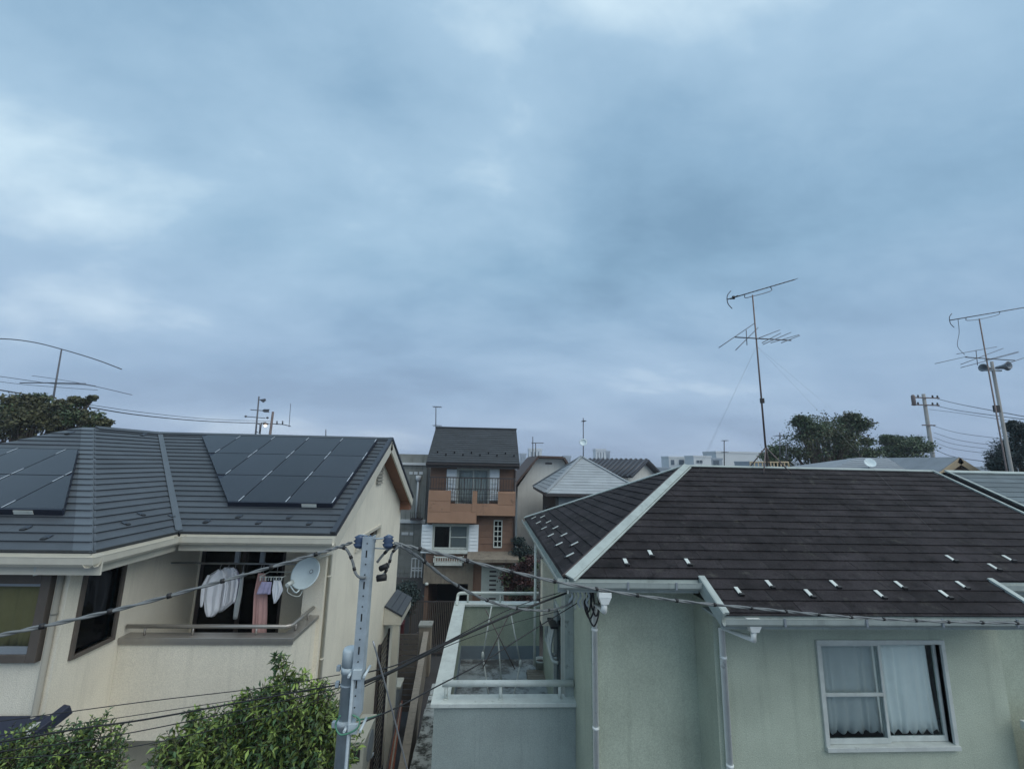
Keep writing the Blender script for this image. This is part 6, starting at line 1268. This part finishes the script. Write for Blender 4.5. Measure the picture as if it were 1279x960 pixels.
# ================================================================== trees
def leaves(name, m, parent, C_, size, elong=1.7, droop=0.0, fold=0.25, seed=0):
    R = np.random.default_rng(seed); n = len(C_); C_ = np.asarray(C_)
    d = R.normal(size=(n, 3)); d[:, 2] = d[:, 2]*0.6-droop; d /= np.linalg.norm(d, axis=1)[:, None]
    u = R.normal(size=(n, 3)); s = np.cross(d, u); s /= np.linalg.norm(s, axis=1)[:, None]+1e-9; nn = np.cross(s, d)
    L = size*R.uniform(0.6, 1.35, n)[:, None]; W = L/elong
    v = np.stack([C_-d*L*0.5, C_-d*L*0.08+s*W*0.5+nn*W*fold, C_+d*L*0.5-nn*W*fold*0.6, C_-d*L*0.08-s*W*0.5+nn*W*fold], 1).reshape(-1, 3)
    base = np.array([v[:, 0].mean(), v[:, 1].mean(), v[:, 2].min()]); v = v-base
    me = bpy.data.meshes.new(name); me.vertices.add(4*n); me.vertices.foreach_set('co', v.ravel())
    i = np.arange(n)*4; tri = np.stack([i, i+1, i+2, i, i+2, i+3], 1).ravel(); me.loops.add(6*n); me.loops.foreach_set('vertex_index', tri)
    me.polygons.add(2*n); me.polygons.foreach_set('loop_start', np.arange(2*n)*3); me.polygons.foreach_set('loop_total', np.full(2*n, 3)); me.update(calc_edges=True); me.validate()
    me.materials.append(MATS[m]); o = bpy.data.objects.new(name, me); COL.objects.link(o); o.location = base
    o.parent = parent; o.matrix_parent_inverse = Matrix.Translation(-Vector(WORLD[parent.name])); WORLD[o.name] = tuple(base); o['kind'] = 'stuff'
    return o
def tree(name, label, base, blobs, per, size, mats, cat='tree', seed=0, trunk_r=0.18, elong=1.7, droop=0.0, clump=0.28, group=None, bark='bark', sub=16):
    R = np.random.default_rng(seed); T = thing(name, base, label, cat, group); base = rp(base, float)
    top = rp(blobs[0][0], float); q = MB(); mid = (base+top)/2+R.normal(size=3)*0.03*np.linalg.norm(top-base); q.tube(curve([base, mid, top], 8), list(np.linspace(trunk_r, trunk_r*0.35, 17)), 10); q.build('trunk', bark, T)
    allc = [[] for _ in mats]; limbs = MB(); nl = 0
    for c, rad in blobs:
        c = rp(c, float); rad = rp(rad, float) if hasattr(rad, '__len__') else rp((rad, rad, rad))
        for k in range(sub):
            v = R.normal(size=3); v /= np.linalg.norm(v); cc = c+v*rad*(R.uniform(0.35, 1.0)**0.5)
            mi = int(R.integers(len(mats))) if R.random() < 0.75 else 0
            n = int(per*R.uniform(0.5, 1.4)); s = clump*rad.mean()*R.uniform(0.6, 1.3)
            P = cc+R.normal(size=(n, 3))*s*np.array([1.2, 1.2, 0.7]); allc[mi].append(P)
            if k % 3 == 0:
                a = base*(0.3)+top*0.7+(c-top)*0.35; limbs.tube(curve([a, (a+cc)/2+R.normal(size=3)*0.06*rad.mean(), cc], 4), list(np.linspace(trunk_r*0.35, trunk_r*0.06, 9)), 5); nl += 1
    if nl: limbs.build('branches', bark, T)
    for i, m in enumerate(mats):
        if allc[i]: leaves('crown', m, T, np.concatenate(allc[i]), size, elong, droop, seed=seed+i)
    return T
def tb(px, py, Y, rpx): p = PY(px, py, Y); r_ = rpx*Y/FPX; return (p, (r_, r_, r_*0.75))
Y_ = 30
tree('broadleaf_tree', 'round dark green tree beyond the slate ridge', (PY(1025, 600, Y_)[0], Y_, 0), [tb(1025, 545, Y_, 22), tb(1000, 555, Y_, 24), tb(1050, 535, Y_, 24), tb(1010, 535, Y_, 18), tb(1065, 530, Y_, 15), tb(1075, 560, Y_, 18), tb(1035, 568, Y_, 30), tb(980, 568, Y_, 18), tb(1055, 560, Y_, 24), tb(1060, 523, Y_, 10), tb(964, 572, Y_, 10), tb(1000, 526, Y_, 8), tb(1085, 566, Y_, 9)], 150, 0.15, ['leaf_tree', 'leaf_tree', 'leaf_autumn'], seed=3, trunk_r=0.3)
Y_ = 34
tree('pine_tree', 'flat topped small tree beside the utility pole', (PY(1130, 600, Y_)[0], Y_, 0), [tb(1130, 556, Y_, 16), tb(1118, 555, Y_, 12), tb(1146, 555, Y_, 12), tb(1135, 563, Y_, 20), tb(1108, 548, Y_, 6), tb(1112, 565, Y_, 10)], 160, 0.17, ['leaf_tree'], seed=5, trunk_r=0.2)
Y_ = 16
tree('conifer_tree', 'dark blue green conifer beside the loudspeaker pole', (PY(1275, 600, Y_)[0], Y_, 0), [tb(1277, 540, Y_, 14), tb(1268, 560, Y_, 16), tb(1290, 545, Y_, 18), tb(1258, 572, Y_, 14), tb(1285, 570, Y_, 22), tb(1268, 532, Y_, 8), tb(1250, 580, Y_, 10)], 260, 0.11, ['leaf_conifer'], seed=8, trunk_r=0.15, elong=4.0)
Y_ = 22
tree('cherry_tree', 'olive brown autumn tree behind the left roof wing', (PY(30, 600, Y_)[0], Y_, 0), [tb(30, 520, Y_, 22), tb(5, 525, Y_, 26), tb(60, 518, Y_, 20), tb(85, 510, Y_, 12), tb(20, 505, Y_, 14), tb(105, 524, Y_, 14), tb(50, 535, Y_, 26), tb(-25, 520, Y_, 30), tb(120, 530, Y_, 9), tb(80, 530, Y_, 16), tb(116, 497, Y_, 3), tb(104, 502, Y_, 5), tb(45, 500, Y_, 10), tb(130, 527, Y_, 6), tb(95, 500, Y_, 5)], 95, 0.15, ['leaf_autumn', 'leaf_tree', 'leaf_autumn'], seed=12, trunk_r=0.25)
def shoots(name, label, base, blobs, n_stem, leaf_len, mats, seed, elong=2.8, droop=0.35, per=13, stem_r=0.004, up=0.75):
    """shrub made of curved leafy shoots that leave the inside of each lobe and bend outwards and up"""
    R_g = np.random.default_rng(seed); T = thing(name, base, label, 'shrub'); base = rp(base, float)
    br = MB(); groups = [([], [], []) for _ in mats]
    top = rp(blobs[0][0], float)
    tr = MB(); tr.tube(curve([base, (base+top)/2+rp((0.05, 0.03, 0)), top], 6), list(np.linspace(0.045, 0.018, 13)), 8); tr.build('trunk', 'bark', T)
    for c, rad in blobs:
        c = rp(c, float); r0 = rad[0]; ns = max(4, int(n_stem*(r0/0.30)**1.7))
        for k in range(ns):
            v = R_g.normal(size=3); v /= np.linalg.norm(v); v[2] = v[2]*0.8+0.25
            a = c+v*r0*R_g.uniform(0.0, 0.45)-rp((0, 0, 0.15*r0)); tip = c+v*r0*R_g.uniform(0.7, 1.15)+rp((0, 0, up*r0*R_g.uniform(-0.1, 0.5)))
            m_ = (a+tip)/2+R_g.normal(size=3)*0.10*r0; P = curve([a, m_, tip], 4); br.tube(P, list(np.linspace(stem_r, stem_r*0.35, len(P))), 4, cap=False)
            L = np.linalg.norm(tip-a); n = max(5, int(per*L/0.30)); gi = int(R_g.integers(len(mats))); ph = R_g.uniform(0, 6.28)
            for q_ in range(n):
                t_ = (q_+0.5)/n; f_ = t_*(len(P)-1); i_ = min(int(f_), len(P)-2); p = P[i_]*(1-(f_-i_))+P[i_+1]*(f_-i_); d_ = nrm(P[i_+1]-P[i_])
                e1 = nrm(np.cross(d_, (0.2, 0.1, 1))); e2 = np.cross(d_, e1); an_ = ph+q_*2.4
                ld = nrm(e1*math.cos(an_)+e2*math.sin(an_)+d_*(0.55 if t_ < 0.9 else 1.6)-rp((0, 0, droop*R_g.uniform(0.2, 1.6)))+R_g.normal(size=3)*0.2)
                groups[gi][0].append(p); groups[gi][1].append(ld); groups[gi][2].append(leaf_len*R_g.uniform(0.55, 1.25)*(1.0-0.35*abs(t_-0.45)))
    br.build('branches', 'bark', T)
    for (P0, D0, L0), m in zip(groups, mats):
        if not P0: continue
        p = np.array(P0); d = np.array(D0); L = np.array(L0)[:, None]; n = len(p)
        s_ = np.cross(d, np.array([0, 0, 1.0])+R_g.normal(size=(n, 3))*0.35); s_ /= np.linalg.norm(s_, axis=1)[:, None]+1e-9; nn = np.cross(s_, d); W = L/elong
        v = np.stack([p, p+d*L*0.42+s_*W*0.5+nn*W*0.18, p+d*L-nn*L*0.16, p+d*L*0.42-s_*W*0.5+nn*W*0.18], 1).reshape(-1, 3)
        b0 = np.array([v[:, 0].mean(), v[:, 1].mean(), v[:, 2].min()]); v = v-b0
        me = bpy.data.meshes.new('crown'); me.vertices.add(4*n); me.vertices.foreach_set('co', v.ravel()); i = np.arange(n)*4
        me.loops.add(6*n); me.loops.foreach_set('vertex_index', np.stack([i, i+1, i+2, i, i+2, i+3], 1).ravel()); me.polygons.add(2*n); me.polygons.foreach_set('loop_start', np.arange(2*n)*3); me.polygons.foreach_set('loop_total', np.full(2*n, 3)); me.update(calc_edges=True)
        me.materials.append(MATS[m]); o = bpy.data.objects.new('crown', me); COL.objects.link(o); o.location = b0; o.parent = T; o.matrix_parent_inverse = Matrix.Translation(-Vector(WORLD[T.name])); o['kind'] = 'stuff'
    return T
Y_ = 4.7
shoots('leafy_shrub', 'tall bright green shrub with long drooping leaves beside the steel pole', (PY(340, 960, Y_)[0], Y_, 0), [tb(350, 915, Y_, 38), tb(305, 928, Y_, 34), tb(388, 905, Y_, 32), tb(350, 875, Y_, 22), tb(352, 850, Y_, 13), tb(349, 832, Y_, 9), tb(268, 930, Y_, 28), tb(240, 908, Y_, 13), tb(238, 892, Y_, 8), tb(218, 945, Y_, 24), tb(405, 922, Y_, 24), tb(400, 870, Y_, 14), tb(424, 950, Y_, 16), tb(320, 958, Y_, 46), tb(390, 958, Y_, 46), tb(250, 965, Y_, 40), tb(312, 888, Y_, 18), tb(374, 850, Y_, 9), tb(330, 866, Y_, 10), tb(285, 902, Y_, 12), tb(414, 892, Y_, 9), tb(346, 822, Y_, 6), tb(396, 858, Y_, 8), tb(305, 872, Y_, 8)], 125, 0.076, ['leaf_bush', 'leaf_bush', 'leaf_bush_dark'], 21)
Y_ = 4.4
shoots('fine_leaved_shrub', 'dark green fine leaved shrub under the roof wing', (PY(70, 960, Y_)[0], Y_, 0), [tb(75, 952, Y_, 28), tb(112, 942, Y_, 20), tb(120, 908, Y_, 12), tb(104, 922, Y_, 14), tb(35, 960, Y_, 28), tb(0, 960, Y_, 32), tb(135, 957, Y_, 20), tb(24, 922, Y_, 7), tb(140, 915, Y_, 9), tb(95, 978, Y_, 40), tb(20, 982, Y_, 40), tb(60, 934, Y_, 12)], 130, 0.050, ['leaf_bush_dark', 'leaf_bush', 'leaf_bush_dark'], 31, elong=2.2, droop=0.1, per=18)
Y_ = 18.3
tree('red_leaved_shrub', 'dark red leaved shrub with pale trunk beside the pale door', (PY(652, 760, Y_)[0], Y_, 0), [tb(645, 715, Y_, 12), tb(638, 725, Y_, 10), tb(655, 730, Y_, 12), tb(648, 745, Y_, 14), tb(660, 705, Y_, 10)], 80, 0.10, ['leaf_red', 'leaf_tree', 'leaf_red'], cat='shrub', seed=41, trunk_r=0.06, bark='bark_pale')
Y_ = 19.2
tree('garden_shrub', 'dark evergreen shrub beside the brown house wall', (PY(655, 690, Y_)[0], Y_, 0), [tb(652, 690, Y_, 9), tb(658, 700, Y_, 10), tb(650, 676, Y_, 6)], 90, 0.10, ['leaf_conifer'], cat='shrub', seed=43, trunk_r=0.05)
tree('garden_shrub', 'dark evergreen shrub filling the corner by the garage gate', (PY(512, 790, 19.0)[0], 19.0, 0), [tb(508, 735, 19.0, 10), tb(515, 745, 19.0, 10), tb(505, 755, 19.0, 12)], 90, 0.10, ['leaf_conifer'], cat='shrub', seed=44, trunk_r=0.05)

# ================================================================== thin air over the town
hzb = MB(); hzb.box(-905, 905, -45, 2205, -1, 25)
hm_ = bpy.data.materials.new('haze_air'); hm_.use_nodes = True; hn = hm_.node_tree; hn.nodes.clear()
ho_ = hn.nodes.new('ShaderNodeOutputMaterial'); hv = hn.nodes.new('ShaderNodeVolumePrincipled'); hv.inputs['Color'].default_value = (0.80, 0.88, 1.0, 1); hv.inputs['Density'].default_value = 0.0009
hn.links.new(hv.outputs[0], ho_.inputs['Volume'])
tag(hzb.build('haze', hm_), kind='stuff')
